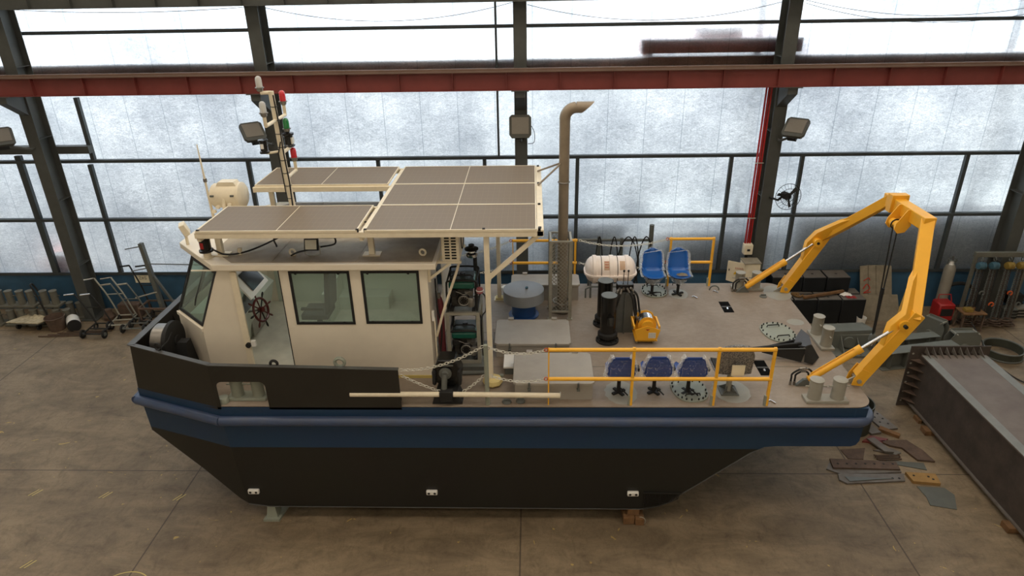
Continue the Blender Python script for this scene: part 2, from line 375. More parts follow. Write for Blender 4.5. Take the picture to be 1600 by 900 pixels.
# ------------------------------------------------------------------ mesh helpers
class MB:
    def __init__(s): s.v = []; s.f = []; s.sm = []
    def add(s, vs, fs, smooth=False):
        o = len(s.v); s.v += [Vector(v) for v in vs]
        s.f += [tuple(i+o for i in f) for f in fs]; s.sm += [smooth]*len(fs)
        return s
    def box(s, x0, x1, y0, y1, z0, z1):
        return s.add([(x0,y0,z0),(x1,y0,z0),(x1,y1,z0),(x0,y1,z0),(x0,y0,z1),(x1,y0,z1),(x1,y1,z1),(x0,y1,z1)],
              [(0,3,2,1),(4,5,6,7),(0,1,5,4),(1,2,6,5),(2,3,7,6),(3,0,4,7)])
    def cbox(s, c, sz, rot=None):
        hx, hy, hz = sz[0]/2, sz[1]/2, sz[2]/2
        vs = [Vector((a*hx, b*hy, d*hz)) for d in (-1, 1) for a, b in ((-1,-1),(1,-1),(1,1),(-1,1))]
        if rot is not None: vs = [rot @ v for v in vs]
        return s.add([v+Vector(c) for v in vs], [(0,3,2,1),(4,5,6,7),(0,1,5,4),(1,2,6,5),(2,3,7,6),(3,0,4,7)])
    def prism(s, pts, d, smooth=False):
        """closed polygon (3D points) extruded by vector d"""
        n = len(pts); a = [Vector(p) for p in pts]; d = Vector(d)
        nv = Vector((0,0,0))
        for i in range(n): nv += a[i].cross(a[(i+1) % n])
        if nv.dot(d) < 0: a.reverse()
        b = [p+d for p in a]
        s.add(a+b, [tuple(range(n-1, -1, -1)), tuple(range(n, 2*n))])
        o = len(s.v)-2*n
        for i in range(n):
            j = (i+1) % n; s.f.append((o+i, o+j, o+n+j, o+n+i)); s.sm.append(smooth)
        return s
    def frame(s, d):
        d = Vector(d).normalized()
        u = Vector((0,0,1)) if abs(d.z) < .95 else Vector((1,0,0))
        a = d.cross(u).normalized(); return a, a.cross(d).normalized()   # side, up
    def beam(s, p0, p1, w, h):
        p0, p1 = Vector(p0), Vector(p1); a, u = s.frame(p1-p0)
        q = [p0+a*(i*w/2)+u*(j*h/2) for i, j in ((-1,-1),(1,-1),(1,1),(-1,1))]
        return s.prism(q, p1-p0)
    def tube(s, pts, r, n=8, cap=True):
        pts = [Vector(p) for p in pts]; rings = []
        a = None
        R = r if isinstance(r, (list, tuple)) else [r]*len(pts)
        for i, p in enumerate(pts):
            d = (pts[min(i+1, len(pts)-1)]-pts[max(i-1, 0)]).normalized()
            if a is None: a, u = s.frame(d)
            else:
                a = (a-d*a.dot(d)).normalized(); u = a.cross(d).normalized()
            rings.append([p+(a*math.cos(t)+u*math.sin(t))*R[i] for t in [2*PI*k/n for k in range(n)]])
        o = len(s.v)
        for rg in rings: s.v += rg
        for i in range(len(pts)-1):
            for k in range(n):
                k2 = (k+1) % n
                s.f.append((o+i*n+k, o+i*n+k2, o+(i+1)*n+k2, o+(i+1)*n+k)); s.sm.append(True)
        if cap:
            s.f.append(tuple(o+k for k in range(n-1, -1, -1))); s.sm.append(False)
            s.f.append(tuple(o+(len(pts)-1)*n+k for k in range(n))); s.sm.append(False)
        return s
    def cyl(s, p0, p1, r, n=20, r2=None): return s.tube([p0, p1], [r, r if r2 is None else r2], n)
    def lathe(s, prof, c, axis=(0,0,1), n=24, cap=True):
        """profile [(r, h)...] around axis through c"""
        ax = Vector(axis).normalized(); a, u = s.frame(ax); c = Vector(c); o = len(s.v)
        for r, h in prof:
            for k in range(n):
                t = 2*PI*k/n; s.v.append(c+ax*h+(a*math.cos(t)+u*math.sin(t))*max(r, 1e-4))
        for i in range(len(prof)-1):
            for k in range(n):
                k2 = (k+1) % n; s.f.append((o+i*n+k, o+i*n+k2, o+(i+1)*n+k2, o+(i+1)*n+k)); s.sm.append(True)
        for rr, i in ((prof[0][0], 0), (prof[-1][0], len(prof)-1)):
            if rr > 1e-3 and cap:
                s.f.append(tuple(o+i*n+k for k in (range(n) if i else range(n-1, -1, -1)))); s.sm.append(False)
        return s
    def torus(s, c, R, r, axis=(0,0,1), n=24, m_=6, a0=0, a1=2*PI, sx=1.0):
        ax = Vector(axis).normalized(); a, u = s.frame(ax); c = Vector(c)
        full = abs(a1-a0-2*PI) < 1e-6
        k = n if full else n+1
        pts = [c+a*math.cos(a0+(a1-a0)*i/n)*R*sx+u*math.sin(a0+(a1-a0)*i/n)*R for i in range(k)]
        if full: pts.append(pts[0])
        return s.tube(pts, r, m_, cap=not full)
    def ibeam(s, p0, p1, w, h, tf, tw):
        """rolled I section, h along 'up', w across"""
        p0, p1 = Vector(p0), Vector(p1); a, u = s.frame(p1-p0)
        P = [(-w/2,-h/2),(w/2,-h/2),(w/2,-h/2+tf),(tw/2,-h/2+tf),(tw/2,h/2-tf),(w/2,h/2-tf),(w/2,h/2),(-w/2,h/2),(-w/2,h/2-tf),(-tw/2,h/2-tf),(-tw/2,-h/2+tf),(-w/2,-h/2+tf)]
        return s.prism([p0+a*x+u*y for x, y in P], p1-p0)
    def grid(s, fn, nu, nv, smooth=True):
        o = len(s.v)
        for i in range(nu+1):
            for j in range(nv+1): s.v.append(Vector(fn(i/nu, j/nv)))
        for i in range(nu):
            for j in range(nv):
                a = o+i*(nv+1)+j; s.f.append((a, a+nv+1, a+nv+2, a+1)); s.sm.append(smooth)
        return s
    def chain(s, pts, link=.075, r=.007):
        """oval links along a polyline, alternate links turned"""
        pts = [Vector(p) for p in pts]; L = [0]
        for i in range(len(pts)-1): L.append(L[-1]+(pts[i+1]-pts[i]).length)
        cnt = max(2, int(L[-1]/(link*.72)))
        for k in range(cnt):
            d = L[-1]*(k+.5)/cnt; i = 0
            while L[i+1] < d and i < len(pts)-2: i += 1
            t = (d-L[i])/(L[i+1]-L[i]); p = pts[i].lerp(pts[i+1], t); dr = (pts[i+1]-pts[i]).normalized()
            a, u = s.frame(dr)
            q = a if k % 2 else u
            w = link*.3
            lp = []
            for j in range(8):
                an = 2*PI*j/8; lp.append(p+dr*math.cos(an)*link*.5+q*math.sin(an)*w)
            lp.append(lp[0]); s.tube(lp, r, 4, cap=False)
        return s

def wloc(o):
    v = Vector((0,0,0))
    while o: v += Vector(o.location); o = o.parent
    return v
def build(name, mb, mt, parent=None, origin=None, bevel=0, segs=1, sub=0):
    me = bpy.data.meshes.new(name)
    org = Vector(origin) if origin is not None else (wloc(parent) if parent else None)
    if org is None:
        lo = [min(v[i] for v in mb.v) for i in range(3)]; hi = [max(v[i] for v in mb.v) for i in range(3)]
        org = Vector(((lo[0]+hi[0])/2, (lo[1]+hi[1])/2, lo[2]))
    me.from_pydata([v-org for v in mb.v], [], mb.f)
    me.polygons.foreach_set('use_smooth', mb.sm)
    me.update()
    bm = bmesh.new(); bm.from_mesh(me); bmesh.ops.recalc_face_normals(bm, faces=bm.faces); bm.to_mesh(me); bm.free()
    me.set_sharp_from_angle(angle=math.radians(38))
    me.materials.append(M[mt] if isinstance(mt, str) else mt)
    o = bpy.data.objects.new(name, me); C.objects.link(o)
    if parent:
        o.parent = parent; o.location = org-wloc(parent)
    else: o.location = org
    if bevel:
        b = o.modifiers.new('bevel', 'BEVEL'); b.width = bevel; b.segments = segs; b.limit_method = 'ANGLE'; b.angle_limit = math.radians(40)
    if sub:
        b = o.modifiers.new('sub', 'SUBSURF'); b.levels = sub; b.render_levels = sub
    return o
def tag(o, label, cat, group=None, kind=None):
    o['label'] = label; o['category'] = cat
    if group: o['group'] = group
    if kind: o['kind'] = kind
    return o
def thing(name, loc, label, cat, group=None):
    o = bpy.data.objects.new(name, None); C.objects.link(o); o.location = loc; o.empty_display_size = .2
    return tag(o, label, cat, group)
def copy_tree(o, loc=None, label=None, parent=None, rz=None, scale=None):
    c = o.copy(); C.objects.link(c)
    c.parent = parent
    for ch in list(o.children): copy_tree(ch, parent=c)
    if loc is not None: c.location = loc
    if rz is not None: c.rotation_euler = (0, 0, rz)
    if scale is not None: c.scale = scale
    if label: c['label'] = label
    return c
def struct(name, mb, mt, bevel=0):
    o = build(name, mb, mt, bevel=bevel); o['kind'] = 'structure'; return o
def sag(p0, p1, d, n=14):
    p0, p1 = Vector(p0), Vector(p1)
    return [p0.lerp(p1, i/n)-Vector((0,0,4*d*(i/n)*(1-i/n))) for i in range(n+1)]
def arc(c, r, a0, a1, n, ax='xz'):
    out = []
    for i in range(n+1):
        t = a0+(a1-a0)*i/n; x, y = r*math.cos(t), r*math.sin(t)
        out.append({'xz': (c[0]+x, c[1], c[2]+y), 'xy': (c[0]+x, c[1]+y, c[2]), 'yz': (c[0], c[1]+x, c[2]+y)}[ax])
    return out
def smooth_path(pts, n=6):
    """Catmull-Rom through points"""
    p = [Vector(q) for q in pts]; p = [p[0]*2-p[1]]+p+[p[-1]*2-p[-2]]; out = []
    for i in range(1, len(p)-2):
        for k in range(n):
            t = k/n; a, b, c, d = p[i-1], p[i], p[i+1], p[i+2]
            out.append(.5*((2*b)+(c-a)*t+(2*a-5*b+4*c-d)*t*t+(3*b-3*c+d-a)*t**3))
    out.append(p[-2]); return out
# ------------------------------------------------------------------ hall
WY = 17.0
struct('floor', MB().box(-22, 20, -6, WY, -.2, 0), 'floor')
mb = MB()
mb.box(-22, 20, WY-.05, WY+.1, 0, 1.1); struct('wall_back', mb, 'bluew')
mb = MB(); mb.box(-22, 20, WY-.09, WY-.05, 1.06, 1.14)
struct('trim_1', mb, 'coll')
# translucent sheets over the low wall, one broad sheet field with seams
mb = MB(); mb.box(-22, 20, WY+.02, WY+.024, 1.1, 12.5)
struct('window_1', mb, 'fibre')
for i, z in enumerate((2.7, 4.3, 6.1, 7.42, 9.0)):
    mb = MB(); mb.box(-22, 20, WY-.12, WY, z-.03, z+.03); mb.box(-22, 20, WY-.13, WY-.11, z-.045, z+.025)
    struct('trim_%d' % (3+i), mb, 'coll')
struct('ceiling', MB().box(-22, 20, -6, WY+.5, 13.9, 14.1), 'col')
struct('wall_left', MB().box(-22.2, -22, -6, WY, 0, 14), 'cream')
struct('wall_right', MB().box(20, 20.2, -6, WY, 0, 14), 'cream')
struct('wall_front', MB().box(-22, 20, -6.2, -6, 0, 14), 'cream')
# secondary mullions between girts
for i, (x, z0, z1, w) in enumerate(((-13.34, 1.1, 4.45, .16), (-11.5, 1.1, 4.2, .10), (-11.37, 4.3, 5.9, .10), (-7.33, 1.1, 4.25, .10), (-3.96, 1.1, 4.25, .09), (-1.22, 1.1, 4.25, .09), (1.15, 1.1, 4.25, .09), (5.03, 1.1, 4.25, .09), (6.8, 1.1, 4.25, .09), (10.87, 1.1, 4.25, .09), (-.85, 4.3, 12, .05), (13.6, 1.1, 4.25, .1))):
    mb = MB(); mb.box(x-w/2, x+w/2, WY-.1, WY+.0, z0, z1)
    o = build('mullion', mb, 'coll'); o.name = 'trim_%d' % (20+i); o['kind'] = 'structure'
mb = MB(); mb.box(-14.5, -11.3, 16.75, 16.95, 4.53, 4.72); struct('trim_40', mb, 'col')

# H-section columns
COLX = (-12.27, -6.32, -.27, 5.82, 12.15)
names = ('left end', 'left of the wheelhouse mast', 'centre, behind the solar panels', 'right of centre beside the caged fan', 'right end behind the hoists')
labs = ('dark green-grey steel column at the far left, behind the hand trolleys',
        'dark green-grey steel column behind the wheelhouse mast lights',
        'dark green-grey steel column behind the middle of the solar panels',
        'dark green-grey steel column carrying the caged fan and red conduits',
        'dark green-grey steel column at the far right, behind the chain hoists')
for x, lb in zip(COLX, labs):
    c = thing('steel_column', (x, 16.5, 0), lb, 'column', 'hall columns along the translucent wall')
    mb = MB()
    mb.ibeam((x, 16.5, 0.02), (x, 16.5, 12.5), .30, .50, .02, .014)
    # rotate section: flanges face the hall
    mb = MB(); mb.box(x-.15, x+.15, 16.24, 16.262, 0, 12.5); mb.box(x-.15, x+.15, 16.74, 16.762, 0, 12.5); mb.box(x-.008, x+.008, 16.26, 16.74, 0, 12.5)
    build('column_shaft', mb, 'col', c)
    mb = MB()
    for z in (1.6, 3.4, 5.0, 6.7, 8.0): mb.box(x-.14, x+.14, 16.262, 16.74, z, z+.012)
    build('stiffener_plate', mb, 'col', c)
    mb = MB(); mb.box(x-.22, x+.22, 16.16, 16.85, 0, .03); build('base_plate', mb, 'col', c)
    mb = MB(); mb.prism([(x-.11, 16.24, 6.12), (x-.11, 15.65, 6.12), (x-.11, 15.65, 5.98), (x-.11, 16.24, 5.6)], (.22, 0, 0))
    mb.box(x-.2, x+.2, 15.6, 16.24, 6.12, 6.135)
    build('crane_bracket', mb, 'col', c)

# crane runway beam with stiffeners
def runway(name, y, zb, h, w, mt, topmt, label, x0, x1, sp, off):
    t = thing(name, ((x0+x1)/2, y, zb), label, 'crane beam')
    mb = MB(); mb.box(x0, x1, y-.008, y+.008, zb+.02, zb+h-.02); mb.box(x0, x1, y-w*.28, y+w*.28, zb, zb+.02)
    build('web', mb, mt, t)
    mb = MB(); mb.box(x0, x1, y-w/2, y+w/2, zb+h-.025, zb+h); mb.box(x0, x1, y-.04, y+.04, zb+h, zb+h+.05); build('top_flange', mb, topmt, t)
    x = x0+off
    while x < x1:
        mb = MB(); mb.box(x-.006, x+.006, y-w/2+.01, y+w/2-.01, zb+.02, zb+h-.025); build('stiffener', mb, mt, t); x += sp
    return t
runway('crane_runway_beam', 15.75, 6.13, .43, .24, 'redox', 'redoxtop', 'long red-oxide crane runway beam crossing the whole wall at mid height', -21.9, 19.9, 1.21, .75)
runway('crane_runway_beam', 15.9, 7.98, .5, .24, 'col', 'col', 'dark upper crane runway beam cut off by the top edge of the picture', -21.9, 19.9, .95, .35)

mb = MB(); mb.box(-40, 45, 23.0, 26, 0, 5.6)
build('added_building_outside', mb, 'greyd')['kind'] = 'structure'  # unseen neighbour building, put in to cut sky light on the lower sheets
# ---- outside the wall: things seen blurred through the sheets
struct('ground_outside', MB().box(-60, 60, WY+.15, 60, -.4, 0), 'plate').name = 'floor_outside'
mb = MB(); mb.box(-22, 20, 17.05, 17.3, 6.25, 6.66)
tag(build('outside_crane_beam', mb, 'rustout'), 'rusty red beam outside, blurred through the sheets above the runway beam', 'beam')
mb = MB(); mb.box(2.6, 6.4, 17.05, 17.45, 6.74, 7.06); mb.box(3.9, 5.0, 17.2, 17.4, 7.08, 7.28); mb.box(2.7, 2.9, 17.2, 17.4, 6.62, 6.78); mb.box(6.1, 6.3, 17.2, 17.4, 6.62, 6.78)
tag(build('outside_crane_carriage', mb, 'redout'), 'short red crane carriage outside, blurred through the sheets at upper right', 'crane')
mb = MB(); mb.box(-13.5, -12.95, 17.11, 17.6, .4, 1.7)
tag(build('outside_red_drum', mb, 'redout'), 'red block outside seen through the sheet beside the far left column', 'crate')
for (x0, x1, y0, z1, lb) in ((.3, 2.5, 17.26, 2.6, 'dark container outside, blurred through the sheets behind the exhaust cage'),
                       (3.3, 6.4, 17.32, 2.4, 'dark container outside, blurred through the sheets behind the blue seats'),
                       (6.9, 13.5, 17.26, 2.8, 'wide dark container outside, blurred through the sheets behind the yellow gantry'),
                       (-3.6, -.4, 17.4, 2.3, 'dark container outside, blurred behind the two generators')):
    mb = MB(); mb.box(x0, x1, y0, y0+2.4, 0, z1)
    for k in range(int((x1-x0)/.3)): mb.box(x0+.1+k*.3, x0+.22+k*.3, y0-.02, y0, .15, z1-.15)
    tag(build('shipping_container', mb, 'contain'), lb, 'container', 'containers standing outside the translucent wall')

# thin service wires slung between the columns
for a, b, d, lb in (((-12.2, 16.2, 8.0), (-6.35, 16.2, 7.95), .10, 'thin sagging wire near the top of the first wall bay'), ((-6.0, 16.2, 7.93), (-.4, 16.2, 7.96), .34, 'thin sagging wire near the top of the second wall bay'),
                    ((-.1, 16.2, 7.9), (5.6, 16.2, 7.9), .36, 'thin sagging wire near the top of the third wall bay'), ((6.0, 16.2, 7.84), (12.0, 16.2, 7.80), .42, 'lower thin sagging wire in the right wall bay'), ((6.0, 16.2, 7.9), (12.0, 16.2, 7.9), .36, 'upper thin sagging wire in the right wall bay')):
    tag(build('service_wire', MB().tube(sag(a, b, d/1.0, 20), .006, 4), 'coll'), lb, 'wire', 'thin wires slung between the columns')

for x, lb in ((5.45, 'pale blurred post outside the sheets, left of the fan column'), (11.45, 'pale blurred post outside the sheets near the right edge')):
    tag(build('outside_post', MB().box(x-.07, x+.07, 17.31, 17.42, 0, 12.4), 'contain'), lb, 'post', 'posts outside the translucent wall')

fl = bpy.data.objects['floor']
for k, (x, y) in enumerate(((-9.3, 9.35), (-7.95, 9.3), (-6.55, 9.25), (-10.1, 8.3), (-8.3, 7.7))):
    mb = MB()
    for d in (0, .07): mb.add([(x+d, y, .002), (x+d+.02, y, .002), (x+d+.12, y+.16, .002), (x+d+.10, y+.16, .002)], [(0, 1, 2, 3)])
    build('chalk_mark', mb, 'yscr', fl)
for k, (x, y, r_, a0, a1) in enumerate(((-6.4, 7.2, .45, .3, 2.6), (-4.3, 7.25, .18, .2, 2.4), (2.6, 7.4, .12, 1.2, 4.4), (2.95, 7.5, .1, 1.3, 1.8))):
    pts = [(x+r_*math.cos(a0+(a1-a0)*i/12), y+r_*math.sin(a0+(a1-a0)*i/12)) for i in range(13)]
    mb = MB()
    for a, b in zip(pts[:-1], pts[1:]): mb.beam((a[0], a[1], .001), (b[0], b[1], .001), .016, .002)
    build('chalk_mark', mb, 'yscr', fl)
# ------------------------------------------------------------------ the boat: hull, deck, bulwark, rub rail, fittings
YC = 11.1; YN = 8.8; YF = 13.4; DZ = 2.38
boat = thing('work_boat', (0, YC, 0.3), 'navy and black steel work boat with flat grey deck, standing on blocks', 'boat')
def hull():
    mb = MB()
    # sheer corners (near side), mirrored to the far side
    def mir(p): return (p[0], 2*YC-p[1], p[2])
    CH0 = (-5.04, YN, DZ-.02); CH1 = (-4.9, YN, .37); CHm = (-5.0, YN, 1.57)
    B0 = (-6.64, 9.35, DZ-.02); B1 = (-6.6, 9.35, 1.5)
    side = [CH0, CH1, (-4.55, YN, .31), (1.81, YN, .30), (2.02, YN, .34), (2.25, YN, .45), (3.5, YN, 1.50), (3.70, YN, 1.61), (3.9, YN, 1.63),
            (5.06, YN, 1.63), (5.14, YN, 1.66), (5.18, YN, 1.74), (5.2, YN, DZ-.02)]
    # near side plate and its mirror
    for f in (lambda p: p, mir):
        mb.add([f(p) for p in side], [tuple(range(len(side)))])
        mb.add([f(p) for p in (B0, B1, (-5.7, 9.07, .90), (-5.05, 8.845, .44), CH1, CH0)], [(0, 1, 2, 3, 4, 5)])
    # bottom strips between the two sides
    bot = side[1:]
    for a, b in zip(bot[:-1], bot[1:]):
        mb.add([a, b, mir(b), mir(a)], [(0, 1, 2, 3)])
    fr = [B0, B1, (-5.7, 9.07, .90), (-5.05, 8.845, .44), CH1]
    for a, b in zip(fr[:-1], fr[1:]):
        mb.add([a, b, mir(b), mir(a)], [(0, 1, 2, 3)])
    mb.add([CH0, B0, mir(B0), mir(CH0)], [(0, 1, 2, 3)])
    mb.add([CH0, side[-1], mir(side[-1]), mir(CH0)], [(0, 1, 2, 3)])
    return mb
build('hull', hull(), 'hull', boat)
# deck plate with rounded stern corners
out = [(-6.58, 9.37), (-5.05, YN+.005)]
out += [(5.03+.27*math.sin(t), YN+.275-.27*math.cos(t)) for t in [PI/2*k/8 for k in range(9)]]
out += [(5.03+.27*math.cos(t), YF-.275+.27*math.sin(t)) for t in [PI/2*k/8 for k in range(9)]]
out += [(-5.05, YF-.005), (-6.58, 2*YC-9.37)]
mb = MB().prism([(x, y, DZ-.012) for x, y in out], (0, 0, .012))
build('deck', mb, 'deck', boat)
# stern coaming plate rounding the quarter corners
st = [(5.0, YN-.002), ] + [(5.03+.275*math.sin(t), YN+.275-.275*math.cos(t)) for t in [PI/2*k/8 for k in range(9)]]
st += [(5.03+.275*math.cos(t), YF-.275+.275*math.sin(t)) for t in [PI/2*k/8 for k in range(9)]] + [(5.0, YF+.002)]
mb = MB()
for (a, b) in zip(st[:-1], st[1:]):
    mb.add([(a[0], a[1], 1.95), (b[0], b[1], 1.95), (b[0], b[1], DZ-.013), (a[0], a[1], DZ-.013)], [(0, 1, 2, 3)])
mb.prism([(x, y, 1.93) for x, y in st], (0, 0, .02))
build('stern_coaming', mb, 'blue', boat)
# rub rail: half-round pipe all round
rr = [(-6.70, YC, 2.12), (-6.70, 9.33, 2.12)]
pts = [(-6.70, 2*YC-9.33, 2.12), (-6.70, 9.33, 2.12), (-5.03, YN-.03, 2.12)]
n_ = [(5.03+.30*math.sin(t), YN+.275-.305*math.cos(t), 2.12) for t in [PI/2*k/8 for k in range(9)]]
f_ = [(5.03+.30*math.cos(t), YF-.275+.305*math.sin(t), 2.12) for t in [PI/2*k/8 for k in range(9)]]
mb = MB().tube([(-6.68, 9.33, 2.14), (-5.03, YN-.03, 2.12)], .083, 14)
mb.tube([(-5.03, YN-.03, 2.12)]+n_+f_+[(-5.03, YF+.03, 2.12)], .083, 14)
mb.tube([(-5.03, YF+.03, 2.12), (-6.68, 2*YC-9.33, 2.14), ], .083, 14)
mb.tube([(-6.69, 2*YC-9.31, 2.14), (-6.69, 9.31, 2.14)], .083, 14)
build('rub_rail', mb, 'rail', boat)
# bulwark plates
def plate_with_hole(x0, x1, z0, z1a, z1b, hx0, hx1, hz0, hz1, r, y, t=.012):
    hole = []
    for cx, cz, a0 in ((hx1-r, hz1-r, 0), (hx0+r, hz1-r, 90)):
        hole += [(cx+r*math.cos(math.radians(a0+k*15)), cz+r*math.sin(math.radians(a0+k*15))) for k in range(7)]
    # hole open polygon: right edge up, over the top, left edge down; bottom straight
    hole = [(hx1, hz0)]+hole+[(hx0, hz0)]
    def ztop(x): return z1a+(z1b-z1a)*(x-x0)/(x1-x0)
    mb = MB()
    mb.prism([(x0, y, z0), (hx0, y, z0), (hx0, y, ztop(hx0)), (x0, y, ztop(x0))], (0, t, 0))
    mb.prism([(hx1, y, z0), (x1, y, z0), (x1, y, ztop(x1)), (hx1, y, ztop(hx1))], (0, t, 0))
    top = [(x, y, z) for x, z in hole[1:-1]]
    for a, b in zip(top[:-1], top[1:]):
        if abs(a[0]-b[0]) < 1e-5: continue
        mb.prism([a, b, (b[0], y, ztop(b[0])), (a[0], y, ztop(a[0]))], (0, t, 0))
    return mb
for y, s in ((YN, 1), (YF-.012, -1)):
    mb = plate_with_hole(-5.04, -2.08, DZ-.06, 3.14, 3.06, -4.98, -4.2, DZ+.0, 2.84, .10, y)
    build('bulwark_plate', mb, 'bow', boat)
    mb = MB(); yy = y+.006
    mb.beam((-5.04, yy+s*.02, 3.14), (-2.08, yy+s*.02, 3.06), .075, .014)
    build('bulwark_cap', mb, 'cap', boat)
    yb = 9.35 if s > 0 else 2*YC-9.35
    mb = MB().prism([(-5.04, yy-.006, DZ-.06), (-6.63, yb, DZ-.06), (-6.55, yb, 3.19), (-5.04, yy-.006, 3.14)], (.004, s*.012, 0))
    build('bulwark_plate', mb, 'bow', boat)
    mb = MB().beam((-5.03, yy+s*.02, 3.143), (-6.56, yb+s*.02, 3.193), .08, .016); build('bulwark_cap', mb, 'cap', boat)
    # inside stiffener brackets
    for x in (-3.4, -2.6, -2.12):
        mb = MB().prism([(x, yy+s*.006, DZ), (x, yy+s*.20, DZ), (x, yy+s*.02, 3.0)], (.01, 0, 0)); build('bulwark_bracket', mb, 'bow', boat)
mb = MB().prism([(-6.63, 9.35, DZ-.06), (-6.63, 2*YC-9.35, DZ-.06), (-6.55, 2*YC-9.35, 3.19), (-6.55, 9.35, 3.19)], (.012, 0, 0))
build('bulwark_plate', mb, 'bow', boat)
mb = MB().beam((-6.53, 9.34, 3.195), (-6.53, 2*YC-9.34, 3.195), .12, .016); build('bulwark_cap', mb, 'cap', boat)
for y in (9.9, 10.7, 11.5, 12.3):
    mb = MB().prism([(-6.6, y, DZ), (-6.38, y, DZ), (-6.54, y, 3.05)], (0, .012, 0)); build('bulwark_bracket', mb, 'bow', boat)
# lifting eyes on the bulwark edge
for x, y, mt in ((-4.02, 8.86, 'blackmatte'), (-3.0, 8.9, 'greyg')):
    z = 3.10 if mt == 'blackmatte' else 3.10
    mb = MB().torus((x, y, z+.035), .055 if mt == 'blackmatte' else .075, .022 if mt == 'blackmatte' else .028, (0, 1, 0), 18, 6)
    build('lifting_eye', mb, mt, boat)
mb = MB().torus((-6.0, 9.2, 3.24), .06, .015, (0.3, 1, 0), 14, 6); mb.tube([(-5.98, 9.15, 3.2), (-5.86, 9.3, 3.3), (-5.80, 9.35, 3.42)], .012, 6)
build('chain_shackle', mb, 'blackmatte', boat)
# sacrificial anodes on the side
for x in (-4.75, -1.71, 1.66):
    z = .66
    mb = MB().cbox((x, YN-.03, z), (.19, .06, .085)); o = build('hull_anode', mb, 'white', boat, bevel=.015, segs=2)
    for dx in (-.05, .05):
        mb = MB().cyl((x+dx, YN-.061, z), (x+dx, YN-.064, z), .022, 10); build('anode_hole', mb, 'blackmatte', o)
# sea chest grating near the turn of the bilge
gr = MB(); gx0, gx1 = 1.86, 2.42
for k in range(22):
    x = gx0+(gx1-gx0)*k/21; zb = .33+.22*max(0, (x-1.95)/.47)**1.4
    gr.box(x-.005, x+.005, YN-.03, YN-.004, zb, .66)
gr.box(gx0-.02, gx1+.05, YN-.035, YN-.004, .655, .668)
gr.tube([(gx0-.01, YN-.02, .33), (2.1, YN-.02, .38), (2.25, YN-.02, .45), (gx1, YN-.02, .55)], .012, 6)
build('sea_chest_grating', gr, 'black', boat)
# keel bar edge
mb = MB().tube([(-4.9, YN-.004, .365), (-4.55, YN-.004, .305), (1.81, YN-.004, .295), (2.02, YN-.004, .335), (2.25, YN-.004, .445), (3.5, YN-.004, 1.495), (3.7, YN-.004, 1.6)], .008, 5)
build('bilge_weld_edge', mb, 'cap', boat)
mb = MB()
for yy in (9.9, 11.1, 12.3): mb.box(-1.6, -1.588, yy-.01, yy+.01, DZ, DZ+.002)
mb.box(-1.5, 5.1, 9.985, 9.993, DZ, DZ+.002); mb.box(-1.5, .4, 11.2, 11.208, DZ, DZ+.002)
build('deck_seam', mb, 'greyd', boat)

# bollards ------------------------------------------------------------
def bollard(c, dx, dy, h=.36, r=.10, mt='grey', pl=(.34, .15), pin=True):
    t = MB(); x, y = c
    t.cbox((x, y, DZ+.025), (abs(dx)*2+pl[0] if dx else pl[1]*2, abs(dy)*2+pl[0] if dy else pl[1]*2, .05))
    o = build('bollard_base', t, mt, boat, bevel=.006)
    for s in (-1, 1):
        px_, py_ = x+s*dx, y+s*dy
        b = MB().lathe([(r*1.0, 0), (r*.97, .02), (r*.97, h-.02), (r*1.03, h-.012), (r*1.03, h-.004), (r*.98, h)], (px_, py_, DZ+.05), n=26)
        if pin: b.tube([(px_-(.16 if dx else 0), py_-(.16 if dy else 0), DZ+.05+h*.62), (px_+(.16 if dx else 0), py_+(.16 if dy else 0), DZ+.05+h*.62)], .013, 8)
        build('bollard_post', b, mt, o)
bollard((4.60, 9.0), .18, 0, .34, .105, 'grey', (.30, .11))
bollard((5.24, 10.86), .0, .22, .36, .10, 'grey', (.26, .12))
bollard((4.55, 13.1), .17, 0, .34, .10, 'grey', (.30, .11))
bollard((-4.62, 9.06), .17, 0, .32, .10, 'greyg', (.30, .12))
bollard((-4.50, 13.1), .17, 0, .32, .10, 'greyg', (.30, .12))
mb = MB().lathe([(.09, 0), (.09, .07), (.075, .09), (0, .09)], (-4.98, 8.93, DZ)); build('deck_filler_cap', mb, 'greyg', boat)

# oval manhole covers with studs --------------------------------------
def manhole(c, a, b, rot, mt, studs=18, handles=True):
    x0, y0 = c; ca, sa = math.cos(rot), math.sin(rot)
    def P(u, v, z): return (x0+u*ca-v*sa, y0+u*sa+v*ca, z)
    def ov(t, k=1.0):   # stadium-like superellipse
        cc, ss = math.cos(t), math.sin(t); e = .8
        return (a*k*math.copysign(abs(cc)**e, cc), b*k*math.copysign(abs(ss)**e, ss))
    mb = MB().prism([P(*ov(2*PI*k/36), DZ) for k in range(36)], (0, 0, .022))
    o = build('manhole_cover', mb, mt, boat)
    for k in range(studs):
        u, v = ov(2*PI*(k+.5)/studs, .9); p = P(u, v, DZ+.022); build('cover_stud', MB().cyl(p, (p[0], p[1], p[2]+.028), .013, 8), 'blackmatte', o)
    if handles:
        for s in (-1, 1):
            h = MB().tube([P(-.12, s*b*.55, DZ+.02), P(-.11, s*b*.55, DZ+.06), P(.11, s*b*.55, DZ+.06), P(.12, s*b*.55, DZ+.02)], .011, 6)
            build('cover_handle', h, 'blackmatte', o)
manhole((4.58, 11.18), .29, .37, .15, 'greyg', 20)
manhole((2.53, 9.28), .28, .36, .1, 'greyg', 20)
manhole((2.57, 13.0), .26, .32, 0, 'greyg', 18)
